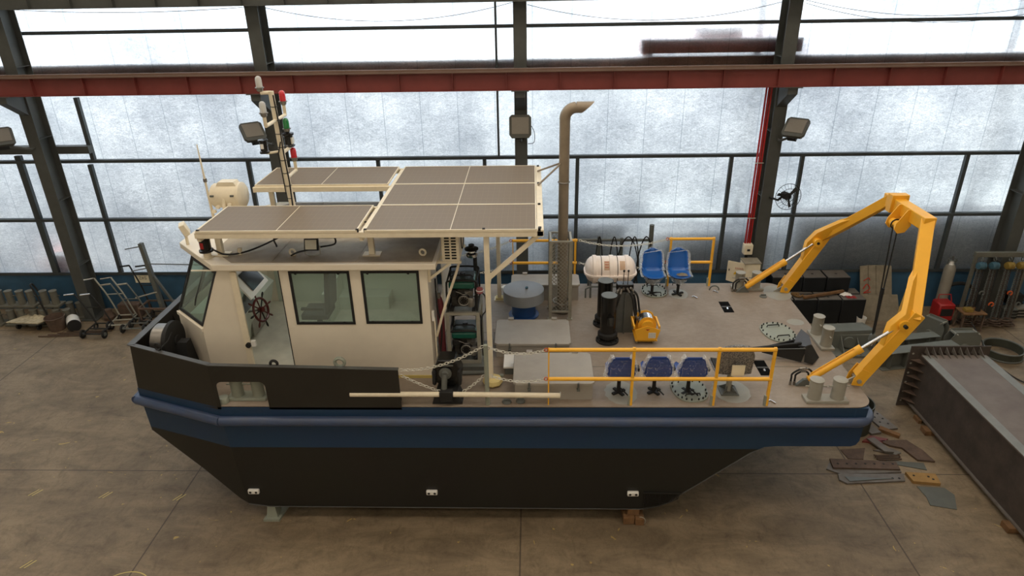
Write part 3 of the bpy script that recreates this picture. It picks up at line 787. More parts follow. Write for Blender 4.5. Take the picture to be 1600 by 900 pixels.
for (x, y, rx, ry) in ((1.42, 9.2, .26, .34), (3.2, 9.25, .3, .34), (5.12, 12.9, .28, .36), (3.06, 12.87, .2, .25), (5.05, 11.6, .16, .13)):
    build('fresh_paint_patch', MB().prism([(x+rx*(1+.06*math.sin(3*k))*math.cos(2*PI*k/28), y+ry*math.sin(2*PI*k/28), DZ+.0006) for k in range(28)], (0, 0, .0012)), 'patch', boat)
# flush lashing sockets: flat black plates painted as the shade inside open pockets
for (x, y) in ((3.90, 12.25), (3.92, 9.95)):
    mb = MB().box(x-.10, x+.10, y-.24, y+.24, DZ+.0005, DZ+.003); o = build('pocket_shade_plate', mb, 'pit', boat)
    mb = MB().box(x-.09, x+.09, y-.02, y+.02, DZ+.003, DZ+.012); build('pocket_bar', mb, 'cap', o)
    mb = MB().cyl((x, y-.12, DZ+.003), (x, y-.07, DZ+.02), .018, 8); build('pocket_pin', mb, 'chrome', o)
# small cleats / pads on deck
for (x, y) in ((4.78, 12.72), (-.42, 8.93), (-.2, 8.95)):
    mb = MB().lathe([(.075, 0), (.075, .012), (.05, .03), (0, .03)], (x, y, DZ), n=16); mb.cbox((x, y, DZ+.04), (.10, .03, .03)); build('deck_eye', mb, 'greyd', boat)

# raised hatches -------------------------------------------------------
def hatch(x0, x1, y0, y1, h, label):
    t = thing('deck_hatch', ((x0+x1)/2, (y0+y1)/2, DZ), label, 'hatch', 'grey deck hatches')
    build('coaming', MB().box(x0+.03, x1-.03, y0+.03, y1-.03, DZ, DZ+h-.03), 'hatch', t)
    c = .05
    P = [(x0+c, y0), (x1-c, y0), (x1, y0+c), (x1, y1-c), (x1-c, y1), (x0+c, y1), (x0, y1-c), (x0, y0+c)]
    build('lid', MB().prism([(a, b, DZ+h-.04) for a, b in P], (0, 0, .045)), 'hatch', t, bevel=.006)
    for fx in (.2, .8):
        x = x0+(x1-x0)*fx
        build('hinge', MB().box(x-.05, x+.05, y1-.03, y1+.05, DZ+h-.02, DZ+h+.03), 'hatch', t)
        m_ = MB().cyl((x, y0-.015, DZ+h-.10), (x, y0-.015, DZ+h+.02), .016, 8); m_.cbox((x, y0-.02, DZ+h-.1), (.05, .05, .04))
        build('latch', m_, 'greyd', t)
hatch(-.32, .97, 8.97, 9.92, .32, 'grey rectangular deck hatch nearest the side rail, under the loose pipe end')
hatch(-.68, .67, 10.28, 11.2, .28, 'grey rectangular deck hatch between the blue-footed vent and the nearest hatch')
hatch(-.45, .97, 12.55, 13.1, .36, 'grey deck locker hatch behind the caged exhaust at the far side')
# small white locker beside the near hatch
t = thing('white_locker_box', (-.35, 9.92, DZ), 'small white-topped box beside the nearest deck hatch', 'box')
build('box_lid', MB().box(-.50, -.19, 9.72, 10.14, DZ+.13, DZ+.16), 'white', t)
build('box_foot', MB().box(-.48, -.2, 9.74, 10.12, DZ, DZ+.13), 'greyd', t)
build('box_bracket', MB().box(-.56, -.50, 9.66, 9.72, DZ, DZ+.03), 'greyg', t)

# mushroom ventilator ---------------------------------------------------
t = thing('mushroom_ventilator', (-.18, 11.95, DZ), 'big round grey mushroom ventilator on a blue drum foot', 'ventilator')
c = (-.18, 11.95)
build('drum_foot', MB().lathe([(.30, 0), (.30, .02), (.24, .03), (.235, .34), (.0, .34)], (*c, DZ), n=36), 'drum', t)
build('vent_cowl', MB().lathe([(.39, .34), (.40, .34), (.40, .56), (.385, .565), (0, .57)], (*c, DZ), n=40), 'ventg', t)
build('vent_knob', MB().lathe([(.03, .58), (.03, .60), (.02, .61), (0, .61)], (c[0]+.06, c[1], DZ), n=12), 'bluel', t)
t = thing('small_vent_cap', (-.55, 12.62, DZ), 'small round white vent cap behind the big mushroom ventilator', 'vent')
build('cap', MB().lathe([(.10, .26), (.10, .29), (0, .31)], (-.55, 12.62, DZ), n=20), 'white', t)
build('stem', MB().tube([(-.55, 12.62, DZ), (-.55, 12.62, DZ+.27)], .03, 10), 'grey', t)

# exhaust stack in its mesh cage ------------------------------------------
t = thing('exhaust_pipe', (.58, 12.1, DZ), 'tall beige exhaust pipe with bent top rising from the mesh cage', 'pipe')
r = .095
path = [(.58, 12.1, DZ+.1), (.58, 12.1, 6.20)] + [(.58+.2*(1-math.cos(a)), 12.1, 6.20+.2*math.sin(a)) for a in [PI/2*k/8 for k in range(1, 9)]]
build('exhaust_tube', MB().tube(path[:2], r, 22), 'exh', t)
path2 = [(.58, 12.1, 6.19)]+path[2:]+[(.80, 12.1, 6.41)]
mb = MB().tube(path2, r*1.04, 22, cap=False)
# slash cut end
a = MB(); n = 22; ring1 = []; ring2 = []
for k in range(n):
    an = 2*PI*k/n; yy, zz = r*1.04*math.cos(an), r*1.04*math.sin(an)
    ring1.append((.78, 12.1+yy, 6.4+zz)); ring2.append((.98+zz*1.15, 12.1+yy, 6.4+zz))
mb.add(ring1+ring2, [(k, (k+1) % n, n+(k+1) % n, n+k) for k in range(n)], True)
build('exhaust_elbow', mb, 'exh', t)
build('clamp_ring', MB().torus((.58, 12.1, 5.05), r+.005, .014, n=22), 'steel', t)
mb = MB().lathe([(.18, 0), (.18, .03), (.11, .04), (.11, .1), (r, .12)], (.58, 12.1, DZ+.02), n=26); mb.torus((.58, 12.1, DZ+.22), .17, .022, n=20)
build('pipe_flange', mb, 'steel', t)
for s in (-1, 1):
    build('stay_rod', MB().tube([(.54, 12.08, 5.42), (.1, 12.0+s*.45, 5.16)], .017, 8), 'exh', t)
t = thing('mesh_guard_cage', (.53, 12.0, DZ), 'galvanised angle frame with wire mesh around the foot of the exhaust pipe', 'cage')
x0, x1, y0, y1, z1 = .34, .72, 11.75, 12.25, 4.02
fr = MB()
for x in (x0, x1):
    for y in (y0, y1):
        fr.box(x-.03, x+.03, y-.003, y+.003, DZ, z1); fr.box(x-(.03 if x == x0 else -.024), x-(.024 if x == x0 else -.03), y-.03, y+.03, DZ, z1)
        fr.box(x-.05, x+.05, y-.05, y+.05, DZ, DZ+.015)
for z in (z1, DZ+.18):
    for y in (y0, y1): fr.box(x0, x1, y-.02, y+.02, z-.03, z)
    for x in (x0, x1): fr.box(x-.02, x+.02, y0, y1, z-.03, z)
build('cage_frame', fr, 'galv', t)
ms = MB()
def mesh_panel(P0, U, V, nu, step):
    P0, U, V = Vector(P0), Vector(U), Vector(V); lu, lv = U.length, V.length; u, v = U/lu, V/lv
    k = -lv
    while k < lu:
        for s in (1, -1):
            # diagonal lines clipped to the panel
            a0 = max(0, -k); a1 = min(lv, (lu-k))
            if a1 > a0:
                x0_, x1_ = k+a0, k+a1
                if s < 0: x0_, x1_ = lu-x0_, lu-x1_
                ms.beam(P0+u*x0_+v*a0, P0+u*x1_+v*a1, .007, .007)
        k += step
for (p, U) in (((x0, y0, DZ+.18), (x1-x0, 0, 0)), ((x0, y1, DZ+.18), (x1-x0, 0, 0)), ((x0, y0, DZ+.18), (0, y1-y0, 0)), ((x1, y0, DZ+.18), (0, y1-y0, 0))):
    mesh_panel(p, U, (0, 0, z1-DZ-.2), 0, .075)
build('wire_mesh', ms, 'galv', t)

# black gooseneck ventilation pipes ----------------------------------------
def gooseneck(x, y, h, label):
    t = thing('black_vent_pipe', (x, y, DZ), label, 'pipe', 'black upright vent pipes')
    build('pipe_body', MB().lathe([(.14, .03), (.14, h-.01), (.15, h-.01), (.15, h), (.145, h), (0, h)], (x, y, DZ), n=32), 'blackgloss', t)
    fl = MB().lathe([(.21, 0), (.21, .035), (.14, .05)], (x, y, DZ), n=28)
    for k in range(10):
        a = 2*PI*k/10; fl.cyl((x+.18*math.cos(a), y+.18*math.sin(a), DZ+.03), (x+.18*math.cos(a), y+.18*math.sin(a), DZ+.07), .014, 6)
    fl.lathe([(.17, .10), (.18, .12), (.18, .17), (.15, .2)], (x, y, DZ), n=28)
    build('bolted_flange', fl, 'blackmatte', t)
    el = MB().tube([(x+.02, y-.10, DZ+h-.42), (x+.03, y-.19, DZ+h-.40), (x+.03, y-.22, DZ+h-.5)], [.07, .07, .066], 14)
    build('side_spout', el, 'blackgloss', t)
    build('pipe_lid', MB().lathe([(.14, h), (.14, h+.004), (0, h+.004)], (x, y, DZ), n=32), 'greyd', t)
gooseneck(1.37, 11.55, .92, 'farther of the two black upright vent pipes, in front of the white raft canister')
gooseneck(1.37, 10.9, .93, 'nearer of the two black upright vent pipes, left of the yellow winch')

# life raft canister ---------------------------------------------------------
t = thing('life_raft', (1.62, 13.0, DZ+.2), 'white cylindrical life raft canister on a tubular cradle by the far rail', 'life raft')
cz = DZ+.52; cy = 13.0; r = .29
prof = [(0, -.52), (.12, -.515), (.2, -.48), (.26, -.42), (.275, -.38), (.30, -.37), (.30, -.30), (.28, -.29), (.28, -.04), (.30, -.03), (.30, .05), (.28, .06), (.28, .29), (.30, .30), (.30, .37), (.275, .38), (.26, .42), (.2, .48), (.12, .515), (0, .52)]
build('canister_shell', MB().lathe(prof, (1.62, cy, cz), (1, 0, 0), 36), 'raft', t)
mb = MB()
rim = []
for k in range(28):
    a = 2*PI*k/28; rim.append((1.62+.55*math.copysign(abs(math.cos(a))**.6, math.cos(a)), cy+.34*math.copysign(abs(math.sin(a))**.6, math.sin(a)), cz-.06))
mb.prism(rim, (0, 0, .035), True)
build('canister_rim', mb, 'raft', t)
for dx in (-.2, .13):
    build('strap', MB().torus((1.62+dx, cy, cz), .286, .007, (1, 0, 0), 30, 5), 'blackmatte', t)
mb = MB()
for dx, w in ((-.03, 0), (-.12, 0)): pass
def label_patch(xa, xb, a0, a1, R, mt, nm='label_panel'):
    mb = MB().grid(lambda u, v: (xa+(xb-xa)*u, cy-R*math.sin(a0+(a1-a0)*v), cz+R*math.cos(a0+(a1-a0)*v)), 2, 8); build(nm, mb, mt, t)
label_patch(1.47, 1.58, .55, 1.25, .2815, 'raftw'); label_patch(1.79, 1.90, .55, 1.25, .2815, 'raftw')
for k in range(3): label_patch(1.485, 1.565, .62+.2*k, .66+.2*k, .283, 'inkr', 'label_line')
cr = MB()
for s in (-.42, .36):
    cr.tube([(1.62+s, cy-.3, DZ), (1.62+s, cy-.3, DZ+.22), (1.62+s, cy-.22, DZ+.27), (1.62+s, cy+.22, DZ+.27), (1.62+s, cy+.3, DZ+.22), (1.62+s, cy+.3, DZ)], .02, 8)
cr.tube([(1.1, cy-.3, DZ), (1.1, cy-.3, DZ+.2), (1.2, cy-.3, DZ+.25), (2.0, cy-.3, DZ+.25)], .018, 8)
build('cradle', cr, 'greyd', t)

# seats ------------------------------------------------------------------------
def shell_seat(x, y, face, mt, tilt, label, H=.42, w=.44, film=True, parcel=False, hb=.50):
    """moulded bucket seat; face = +1 looks away from the camera (aft side away), -1 towards it"""
    t = thing('bucket_chair', (x, y, DZ), label, 'seat', 'blue bucket seats bolted to the deck')
    f = face
    def shell(k, off):
        def fn(u, v):
            # v: 0 front lip of seat .. 1 top of backrest ; u across
            s = (u-.5)*2
            if v < .45:
                q = v/.45; yy = -.22+.42*q; zz = .03-.05*math.sin(q*PI)
            elif v < .6:
                q = (v-.45)/.15; yy = .20+.05*math.sin(q*PI/2); zz = .03+.08*q
            else:
                q = (v-.6)/.4; yy = .25+.09*q; zz = .11+(hb-.11)*q
            ww = w/2*(1-.10*(1-min(1, v/.2)))*(1-.16*max(0, (v-.62)/.38)**2.2)
            ed = abs(s)**3
            zz += .06*ed*(1 if v < .55 else 0); yy += -.07*ed*(0 if v < .45 else 1)
            rt_ = math.sqrt(max(0, 1-max(0, (v-.88)/.12)**2))
            return (x+s*ww*(.35+.65*rt_)*k, y+f*(yy*k)+0, DZ+H+zz*k+off)
        return fn
    b = MB().grid(shell(1.0, 0), 10, 20)
    o = build('seat_shell', b, mt, t); sm = o.modifiers.new('thick', 'SOLIDIFY'); sm.thickness = .018
    if film:
        fb = MB(); fn = shell(1.07, -.008); rr = random.Random(int(x*100))
        base = {}
        def jit(u, v):
            p = Vector(fn(u, v)); s = (u-.5)*2
            e = (abs(s) > .8) or v > .9 or v < .08
            j = .035 if e else .012
            d = Vector((rr.uniform(-j, j), rr.uniform(-j, j), rr.uniform(-j, j)))
            return p+d+Vector((0, -.02, .012))
        fb.grid(jit, 14, 24)
        build('plastic_film', fb, 'film', t)
        fe_ = MB()
        def rimf(u, v):
            q_ = u*2
            if q_ < 1: uu, vv = 0, .1+.85*q_
            else: uu, vv = 1, .1+.85*(2-q_)
            p_ = Vector(fn(uu, vv)); s_ = -1 if uu == 0 else 1
            return p_+Vector((s_*(.05*v-.03)+rr.uniform(-.012, .012), -.03+rr.uniform(-.01, .01), rr.uniform(-.012, .012)))
        build('plastic_film', MB().grid(rimf, 34, 2), 'filmr', t)
        # skirt of film hanging under the seat
        fs = MB(); fs.grid(lambda u, v: (x+math.cos(2*PI*u)*(w*.5-.10*v)+rr.uniform(-.012, .012), y+math.sin(2*PI*u)*(.24-.08*v)+rr.uniform(-.012, .012), DZ+H+.01-.14*v+rr.uniform(-.01, .01)), 22, 4)
        build('plastic_film', fs, 'filmr', t)
    st_ = MB().cyl((x, y, DZ+.02), (x, y, DZ+H-.03), .03, 14); st_.cyl((x, y, DZ+.2), (x, y, DZ+.26), .042, 14)
    build('pedestal', st_, 'blackmatte', t)
    fe = MB()
    for a in (0.4, 1.97, 3.54, 5.1): fe.beam((x, y, DZ+.02), (x+.13*math.cos(a), y+.13*math.sin(a), DZ+.015), .045, .03)
    build('adjust_lever', MB().tube([(x-.03, y, DZ+.24), (x-.12, y-.03, DZ+.27), (x-.13, y-.03, DZ+.22)], .010, 6), 'blackmatte', t)
    build('foot_spider', fe, 'blackmatte', t)
    pb = MB().cbox((x, y, DZ+H-.045), (.22, .22, .03)); build('mount_plate', pb, 'blackmatte', t)
    if parcel:
        pm = MB().grid(lambda u, v: (x-.06+.2*u+.02*math.sin(9*v), y-.14+.12*v, DZ+H+.06+.04*math.sin(PI*u)*math.sin(PI*v)+.008*math.sin(25*u+13*v)), 10, 8)
        oo = build('crumpled_paper_bundle', pm, 'wood'); tag(oo, 'crumpled brown paper bundle lying on the right far blue seat', 'paper')
    return t
shell_seat(2.50, 12.85, 1, 'seat', 0, 'left one of the two blue seats at the far rail, wrapped in clear film')
shell_seat(3.04, 12.86, 1, 'seat', 0, 'right one of the two blue seats at the far rail, brown paper on it', parcel=True)
def back_seat(x, y, label, w=.46, film=1.0, ped=True):
    """seat seen from behind: backrest towards the near rail"""
    t = thing('bucket_chair', (x, y, DZ), label, 'seat', 'blue bucket seats bolted to the deck')
    H = .40
    hw = [(.37, .12), (.355, .155), (.29, .19), (.18, .225), (.08, .23), (.02, .19), (-.03, .11), (-.045, .04)]
    pts = [(-b_, a_) for a_, b_ in hw]+[(b_, a_) for a_, b_ in reversed(hw)]
    bk = MB().prism([(x+p_, y-.20-.12*q_*0+.05*(q_-.12), DZ+H+q_*1.0) for p_, q_ in pts], (0, .022, 0))
    build('seat_back', bk, 'seatd', t, bevel=.008, segs=2)
    build('seat_pan', MB().grid(lambda u, v: (x+(u-.5)*.42*(1-.2*(v > .9)), y-.18+.44*v, DZ+H-.02-.03*math.sin(PI*v)+.05*abs((u-.5)*2)**3), 10, 10), 'seatd', t)
    rr = random.Random(int(x*37))
    # clear film: a loose crumpled fringe round the back plus a thin sheet over it
    cxx, czz = x, DZ+H+.13
    loop = pts
    def fr_(u, v):
        k = u*(len(loop)-1); i_ = min(int(k), len(loop)-2); f_ = k-i_
        a_ = loop[i_]; b_ = loop[i_+1]; px_ = a_[0]+(b_[0]-a_[0])*f_; pz_ = a_[1]+(b_[1]-a_[1])*f_
        q_ = .93+.20*v+rr.uniform(-.03, .03)
        return (cxx+px_*q_, y-.215+.05*(pz_-.12)+rr.uniform(-.02, .015)+.05*v, czz+(pz_-.13)*q_+.01)
    build('plastic_film', MB().grid(fr_, 30, 2), 'filmr', t)
    build('plastic_film', MB().grid(lambda u, v: (x+(u-.5)*.38, y-.225+.05*((v*.3)-.12), DZ+H+.01+.33*v), 8, 8), 'film', t)
    build('plastic_film', MB().grid(lambda u, v: (x-.17-.11*u*(1-.4*v)-.02*math.sin(v*4), y-.18+.05*v, DZ+H+.02+.24*v-.05*u+.02*math.sin(9*v)), 5, 6), 'filmr', t)
    st_ = MB().tube([(x, y, DZ+.02), (x, y, DZ+.18), (x, y, DZ+H-.02)], [.035, .03, .03], 12); build('pedestal', st_, 'blackmatte', t)
    fe = MB()
    for a in (.5, 2.1, 3.7, 5.3): fe.beam((x, y, DZ+.02), (x+.12*math.cos(a), y+.12*math.sin(a), DZ+.015), .05, .03)
    build('adjust_lever', MB().tube([(x+.02, y, DZ+.1), (x+.1, y-.1, DZ+.06), (x+.14, y-.13, DZ+.03)], .012, 6), 'blackmatte', t)
    build('foot_spider', fe, 'blackmatte', t)
    build('mount_plate', MB().cbox((x, y, DZ+H-.03), (.24, .24, .03)), 'blackmatte', t)
    build('armrest_block', MB().cbox((x+w/2+.05, y+.05, DZ+H+.03), (.07, .12, .05)), 'blackmatte', t)
    return t
back_seat(1.38, 9.20, 'dark blue seat nearest the loose pipe end, first of the three at the near rail')
back_seat(1.95, 9.22, 'dark blue seat in the middle of the three at the near rail')
back_seat(2.49, 9.2, 'dark blue seat over the studded oval cover, film crumpled across its back')
# bubble-wrapped helm chair
t = thing('wrapped_helm_chair', (3.16, 9.25, DZ), 'bubble-wrapped helm chair with a cardboard patch on its back, inside the near rail', 'seat')
x, y, H = 3.15, 9.25, .42
def fn(u, v):
    s = (u-.5)*2
    if v < .45: q = v/.45; yy = .28-.42*q; zz = 0
    else: q = (v-.45)/.55; yy = -.14-.09*q; zz = .50*q
    cut = 1-.30*max(0, (v-.8)/.2)**2
    return (x+s*.25*cut, y+yy+.04*s*s, DZ+H+zz)
o = build('chair_shell', MB().grid(fn, 10, 18), 'blackmatte', t); sm = o.modifiers.new('thick', 'SOLIDIFY'); sm.thickness = .02
o = build('bubble_wrap', MB().grid(lambda u, v: Vector(fn(u, v))*1+Vector(((u-.5)*.05, -.04 if v > .4 else 0, .03*(v > .95)+(-.02 if v < .4 else 0))), 12, 20), 'bubble', t); sm = o.modifiers.new('thick', 'SOLIDIFY'); sm.thickness = .015; sm.offset = -1
build('foam_edge', MB().tube([(x-.2, y-.16, DZ+H+.46), (x-.14, y-.23, DZ+H+.52), (x, y-.25, DZ+H+.545), (x+.14, y-.23, DZ+H+.52), (x+.2, y-.16, DZ+H+.46)], .035, 10), 'bubble', t)
build('cardboard_patch', MB().cbox((x+.02, y-.275, DZ+H+.14), (.2, .02, .19)), 'paper', t, bevel=.004)
build('column', MB().tube([(x, y, DZ+.02), (x, y, DZ+H)], .045, 14), 'galv', t)
mb = MB().box(x-.14, x+.14, y-.14, y+.14, DZ, DZ+.02)
for a, b in ((-1, -1), (1, -1), (1, 1), (-1, 1)): mb.prism([(x+a*.03, y+b*.03, DZ+.02), (x+a*.12, y+b*.12, DZ+.02), (x+a*.03, y+b*.03, DZ+.12)], (.008, 0, 0))
build('foot_plate', mb, 'greyd', t)
# ------------------------------------------------------------------ wheelhouse
wh = thing('wheelhouse', (-3.6, YC, DZ), 'cream wheelhouse with black-framed windows and open side doorway on the foredeck', 'cabin')
WN = 9.64; RZ = 4.42
def side_wall(y, t):
    mb = MB()
    z0 = DZ
    mb.prism([(-5.45, y, z0), (-4.72, y, z0), (-4.72, y, RZ), (-4.97, y, RZ), (-5.45, y, 3.3)], (0, t, 0))
    def r(x0, x1, za, zb): mb.prism([(x0, y, za), (x1, y, za), (x1, y, zb), (x0, y, zb)], (0, t, 0))
    r(-4.72, -4.02, 4.37, RZ); r(-4.72, -4.02, z0, DZ+.06)
    r(-4.02, -3.86, z0, RZ)
    r(-3.86, -2.89, z0, 3.41); r(-3.86, -2.89, 4.36, RZ)
    r(-2.89, -2.71, z0, RZ)
    r(-2.71, -1.79, z0, 3.42); r(-2.71, -1.79, 4.36, RZ)
    r(-1.79, -1.66, z0, RZ)
    return mb
build('side_wall', side_wall(WN, .05), 'cream', wh)
build('side_wall', side_wall(2*YC-WN-.05, .05), 'cream', wh)
def win(p, u, v, fw=.04, d=.03, nrm=(0, -1, 0), knobs=True):
    """framed window from corner p spanning u and v"""
    p, u, v, nn = Vector(p), Vector(u), Vector(v), Vector(nrm).normalized()
    U, V = u.normalized(), v.normalized(); q = [p, p+u, p+u+v, p+v]
    # frame ring around the edge
    inn = [p+U*fw+V*fw, p+u-U*fw+V*fw, p+u+v-U*fw-V*fw, p+v+U*fw-V*fw]
    mb = MB()
    for i in range(4):
        j = (i+1) % 4
        mb.prism([q[i]+nn*.012, q[j]+nn*.012, inn[j]+nn*.012, inn[i]+nn*.012], -nn*d)
    f = build('window_frame', mb, 'blackmatte', wh)
    mb = MB().prism([a for a in inn], -nn*.006); build('window_pane', mb, 'glass', f)
    if knobs:
        for a in (.12, .82):
            for b in (0, 1):
                c = p+u*a+V*(fw*.9 if b == 0 else v.length-fw*.9)
                build('frame_clip', MB().cyl(c+nn*.012, c+nn*.02, .022, 10), 'blackmatte', f)
win((-3.86, WN, 3.41), (.97, 0, 0), (0, 0, .95)); win((-2.71, WN, 3.42), (.92, 0, 0), (0, 0, .94))
fy = 2*YC-WN
win((-3.86, fy, 3.41), (.97, 0, 0), (0, 0, .95), nrm=(0, 1, 0), knobs=False); win((-2.71, fy, 3.42), (.92, 0, 0), (0, 0, .94), nrm=(0, 1, 0), knobs=False)
# aft wall with a windowed door
mb = MB().box(-1.71, -1.66, WN+.05, 10.55, DZ, RZ); mb.box(-1.71, -1.66, 11.25, fy-.05, DZ, RZ); mb.box(-1.71, -1.66, 10.55, 11.25, 4.3, RZ)
build('aft_wall', mb, 'cream', wh)
mb = MB().box(-1.70, -1.67, 10.55, 11.25, DZ+.06, 4.3); o = build('aft_door', mb, 'cream_d', wh)
build('door_pane', MB().box(-1.668, -1.66, 10.65, 11.15, 3.3, 4.1), 'screen', o)
# angled corner panels and front
K = 3.30
def quad(a, b, c, d, nrm, mt='cream', nm='front_wall', t=.04):
    return build(nm, MB().prism([a, b, c, d], Vector(nrm).normalized()*-t), mt, wh)
for s in (0, 1):
    def m_(p): return p if s == 0 else (p[0], 2*YC-p[1], p[2])
    A, B, Cc, D = m_((-5.45, WN, K)), m_((-6.18, 10.3, K)), m_((-5.68, 10.3, RZ)), m_((-4.97, WN, RZ))
    n1 = (-.65, -.75 if s == 0 else .75, 0)
    quad(m_((-5.45, WN, DZ)), m_((-6.18, 10.3, DZ)), B, A, n1)
    # window in the raked panel
    Av, Bv, Cv, Dv = Vector(A), Vector(B), Vector(Cc), Vector(D)
    nn = (Bv-Av).cross(Dv-Av).normalized()
    if nn.y*(1 if s == 0 else -1) > 0: nn = -nn
    def rim(k0, k1, z0, z1, mt, nm, off, parent=wh, t=.03):
        P = lambda a, b: (Av.lerp(Bv, a)).lerp(Dv.lerp(Cv, a), b)
        out_ = [P(k0, z0), P(1-k0, z0), P(1-k0, 1-z0), P(k0, 1-z0)]; inn = [P(k1, z1), P(1-k1, z1), P(1-k1, 1-z1), P(k1, 1-z1)]
        mb = MB()
        for i in range(4):
            j = (i+1) % 4
            mb.prism([out_[i]+nn*off, out_[j]+nn*off, inn[j]+nn*off, inn[i]+nn*off], -nn*t)
        return build(nm, mb, mt, parent), inn
    rim(0, .03, 0, .06, 'cream', 'front_post', 0)
    f, inn = rim(.02, .07, .055, .10, 'blackmatte', 'window_frame', .012)
    build('window_pane', MB().prism([p for p in inn], -nn*.006), 'glass', f)
mb = MB().prism([(-6.18, 10.3, DZ), (-6.18, 11.9, DZ), (-6.18, 11.9, K), (-6.18, 10.3, K)], (.04, 0, 0))
build('front_wall', mb, 'cream', wh)
for (y0, y1) in ((10.3, 11.08), (11.12, 11.9)):
    p0 = Vector((-6.18, y0, K)); u = Vector((0, y1-y0, 0)); v = Vector((.5, 0, RZ-K))
    win(p0, u, v, .05, nrm=(-1.12, 0, .5), knobs=False)
build('knee_sill', MB().beam((-5.45, WN-.005, K+.0), (-6.19, 10.3, K+.0), .03, .06), 'cream', wh)
# wipers
build('wiper', MB().tube([(-5.33, 9.98, 4.36), (-5.62, 9.95, 3.72), (-5.66, 9.96, 3.6)], .012, 6), 'blackmatte', wh)
# roof
P = [(-1.5, 9.52), (-5.01, 9.52), (-5.98, 10.5), (-5.98, 2*YC-10.5), (-5.01, 2*YC-9.52), (-1.5, 2*YC-9.52)]
ro = build('roof', MB().prism([(x, y, RZ) for x, y in P], (0, 0, .10)), 'cream', wh, bevel=.008)
P2 = [(-1.56, 9.60), (-4.72, 9.60), (-5.2, 10.1), (-5.2, 2*YC-10.1), (-4.72, 2*YC-9.60), (-1.56, 2*YC-9.60)]
build('roof_sheet', MB().prism([(x, y, RZ+.10) for x, y in P2], (0, 0, .006)), 'roofp', ro)
for x in (-2.76, -4.1):
    build('roof_seam', MB().box(x-.012, x+.012, 9.62, 2*YC-9.62, RZ+.105, RZ+.114), 'roofp', ro)
# sliding door leaf seen on edge, jambs, threshold
dl = build('sliding_door', MB().box(-4.78, -4.68, WN-.05, WN-.015, DZ+.06, 4.36), 'cream_d', wh)
dh = MB().cbox((-4.62, WN-.05, 3.08), (.07, .05, .10)); build('door_latch', dh, 'white', dl)
build('door_lock', MB().cyl((-4.70, WN-.06, 3.06), (-4.70, WN-.10, 3.06), .045, 12), 'blackmatte', dl)
build('door_track', MB().box(-5.4, -4.02, WN-.02, WN-.002, 4.372, 4.39), 'cream_d', wh)
build('door_seal', MB().box(-4.025, -4.012, WN-.006, WN+.05, DZ+.06, 4.37), 'blackmatte', wh)
build('side_step_pad', MB().box(-4.02, -1.66, WN-.012, WN, DZ, DZ+.05), 'yscr', wh)
# corner box on aft edge
build('junction_box', MB().box(-1.64, -1.60, 9.66, 9.72, 3.45, 3.62), 'white', wh)
build('handrail', MB().tube([(-1.63, 9.68, 2.6), (-1.6, 9.68, 2.62), (-1.6, 9.68, 3.5), (-1.63, 9.68, 3.52)], .012, 6), 'cream_d', wh)
# lining floor and console
build('cabin_floor', MB().box(-5.9, -1.72, WN+.06, fy-.06, DZ+.01, DZ+.04), 'interf', wh)
mb = MB().prism([(-5.95, 10.25, DZ+.04), (-5.3, 10.25, DZ+.04), (-5.1, 10.25, 3.15), (-5.3, 10.25, 3.30), (-5.95, 10.25, 3.30)], (0, 1.7, 0))
cons = build('helm_console', mb, 'inter', wh)
mb = MB().prism([(-5.1, 10.3, 3.16), (-5.28, 10.3, 3.295), (-5.28, 11.0, 3.295), (-5.1, 11.0, 3.16)], (.01, 0, .01)); build('dash_panel', mb, 'greyd', cons)
build('console_door', MB().box(-5.22, -5.20, 10.9, 11.7, DZ+.1, 3.1), 'grey', cons)
# side dash rail + far lining wall
build('lining_panel', MB().box(-5.3, -1.75, fy-.065, fy-.055, DZ+.04, 3.38), 'inter', wh)
mb = MB().box(-4.0, -3.9, 11.4, fy-.07, DZ+.04, 3.1); mb.box(-3.9, -2.9, 12.1, fy-.07, DZ+.04, 2.7)
build('locker_bench', mb, 'inter', wh)

lamp = build('added_ceiling_disc', MB().cyl((-3.6, 11.1, RZ-.04), (-3.6, 11.1, RZ), .14, 20), 'white', wh)  # made-up fixture to go with the fill light below
area('cabin_fill_light', (-3.6, 11.1, RZ-.06), 1.2, .5, 9, (1.0, .97, .88))  # fill light added to brighten the dim wheelhouse interior
# loose things inside
t = thing('chart_display', (-5.15, 10.5, 3.5), 'tilted dark chart display in a white surround behind the wheelhouse doorway', 'screen')
R_ = Matrix.Rotation(math.radians(35), 3, 'Y')
build('surround', MB().cbox((-5.02, 10.75, 3.72), (.03, .80, .52), Matrix.Rotation(math.radians(-35), 3, 'Y')), 'white', t)
build('display_glass', MB().cbox((-4.995, 10.80, 3.74), (.01, .52, .36), Matrix.Rotation(math.radians(-35), 3, 'Y')), 'screen', t)
build('display_stand', MB().tube([(-5.2, 10.75, 3.29), (-5.05, 10.75, 3.66)], .03, 8), 'greyd', t)
t = thing('ship_wheel', (-4.9, 10.62, 3.15), 'varnished red-brown spoked ship wheel seen through the wheelhouse doorway', 'steering wheel')
ax = Vector((1, -.15, .25)).normalized(); c = Vector((-4.86, 10.62, 3.18))
build('wheel_rim', MB().torus(c, .21, .022, ax, 28, 8), 'wheelw', t)
build('wheel_hub', MB().cyl(c-ax*.04, c+ax*.05, .05, 14), 'wheelw', t)
mb0 = MB(); a, u = mb0.frame(ax)
for k in range(8):
    an = 2*PI*k/8; d = a*math.cos(an)+u*math.sin(an)
    sp = MB().tube([c+d*.04, c+d*.2, c+d*.24, c+d*.30, c+d*.34], [.012, .014, .012, .02, .012], 8); build('wheel_spoke', sp, 'wheelw' if k % 3 else 'blackmatte', t)
build('wheel_shaft', MB().cyl(c, c-ax*.33, .02, 8), 'steel', t)
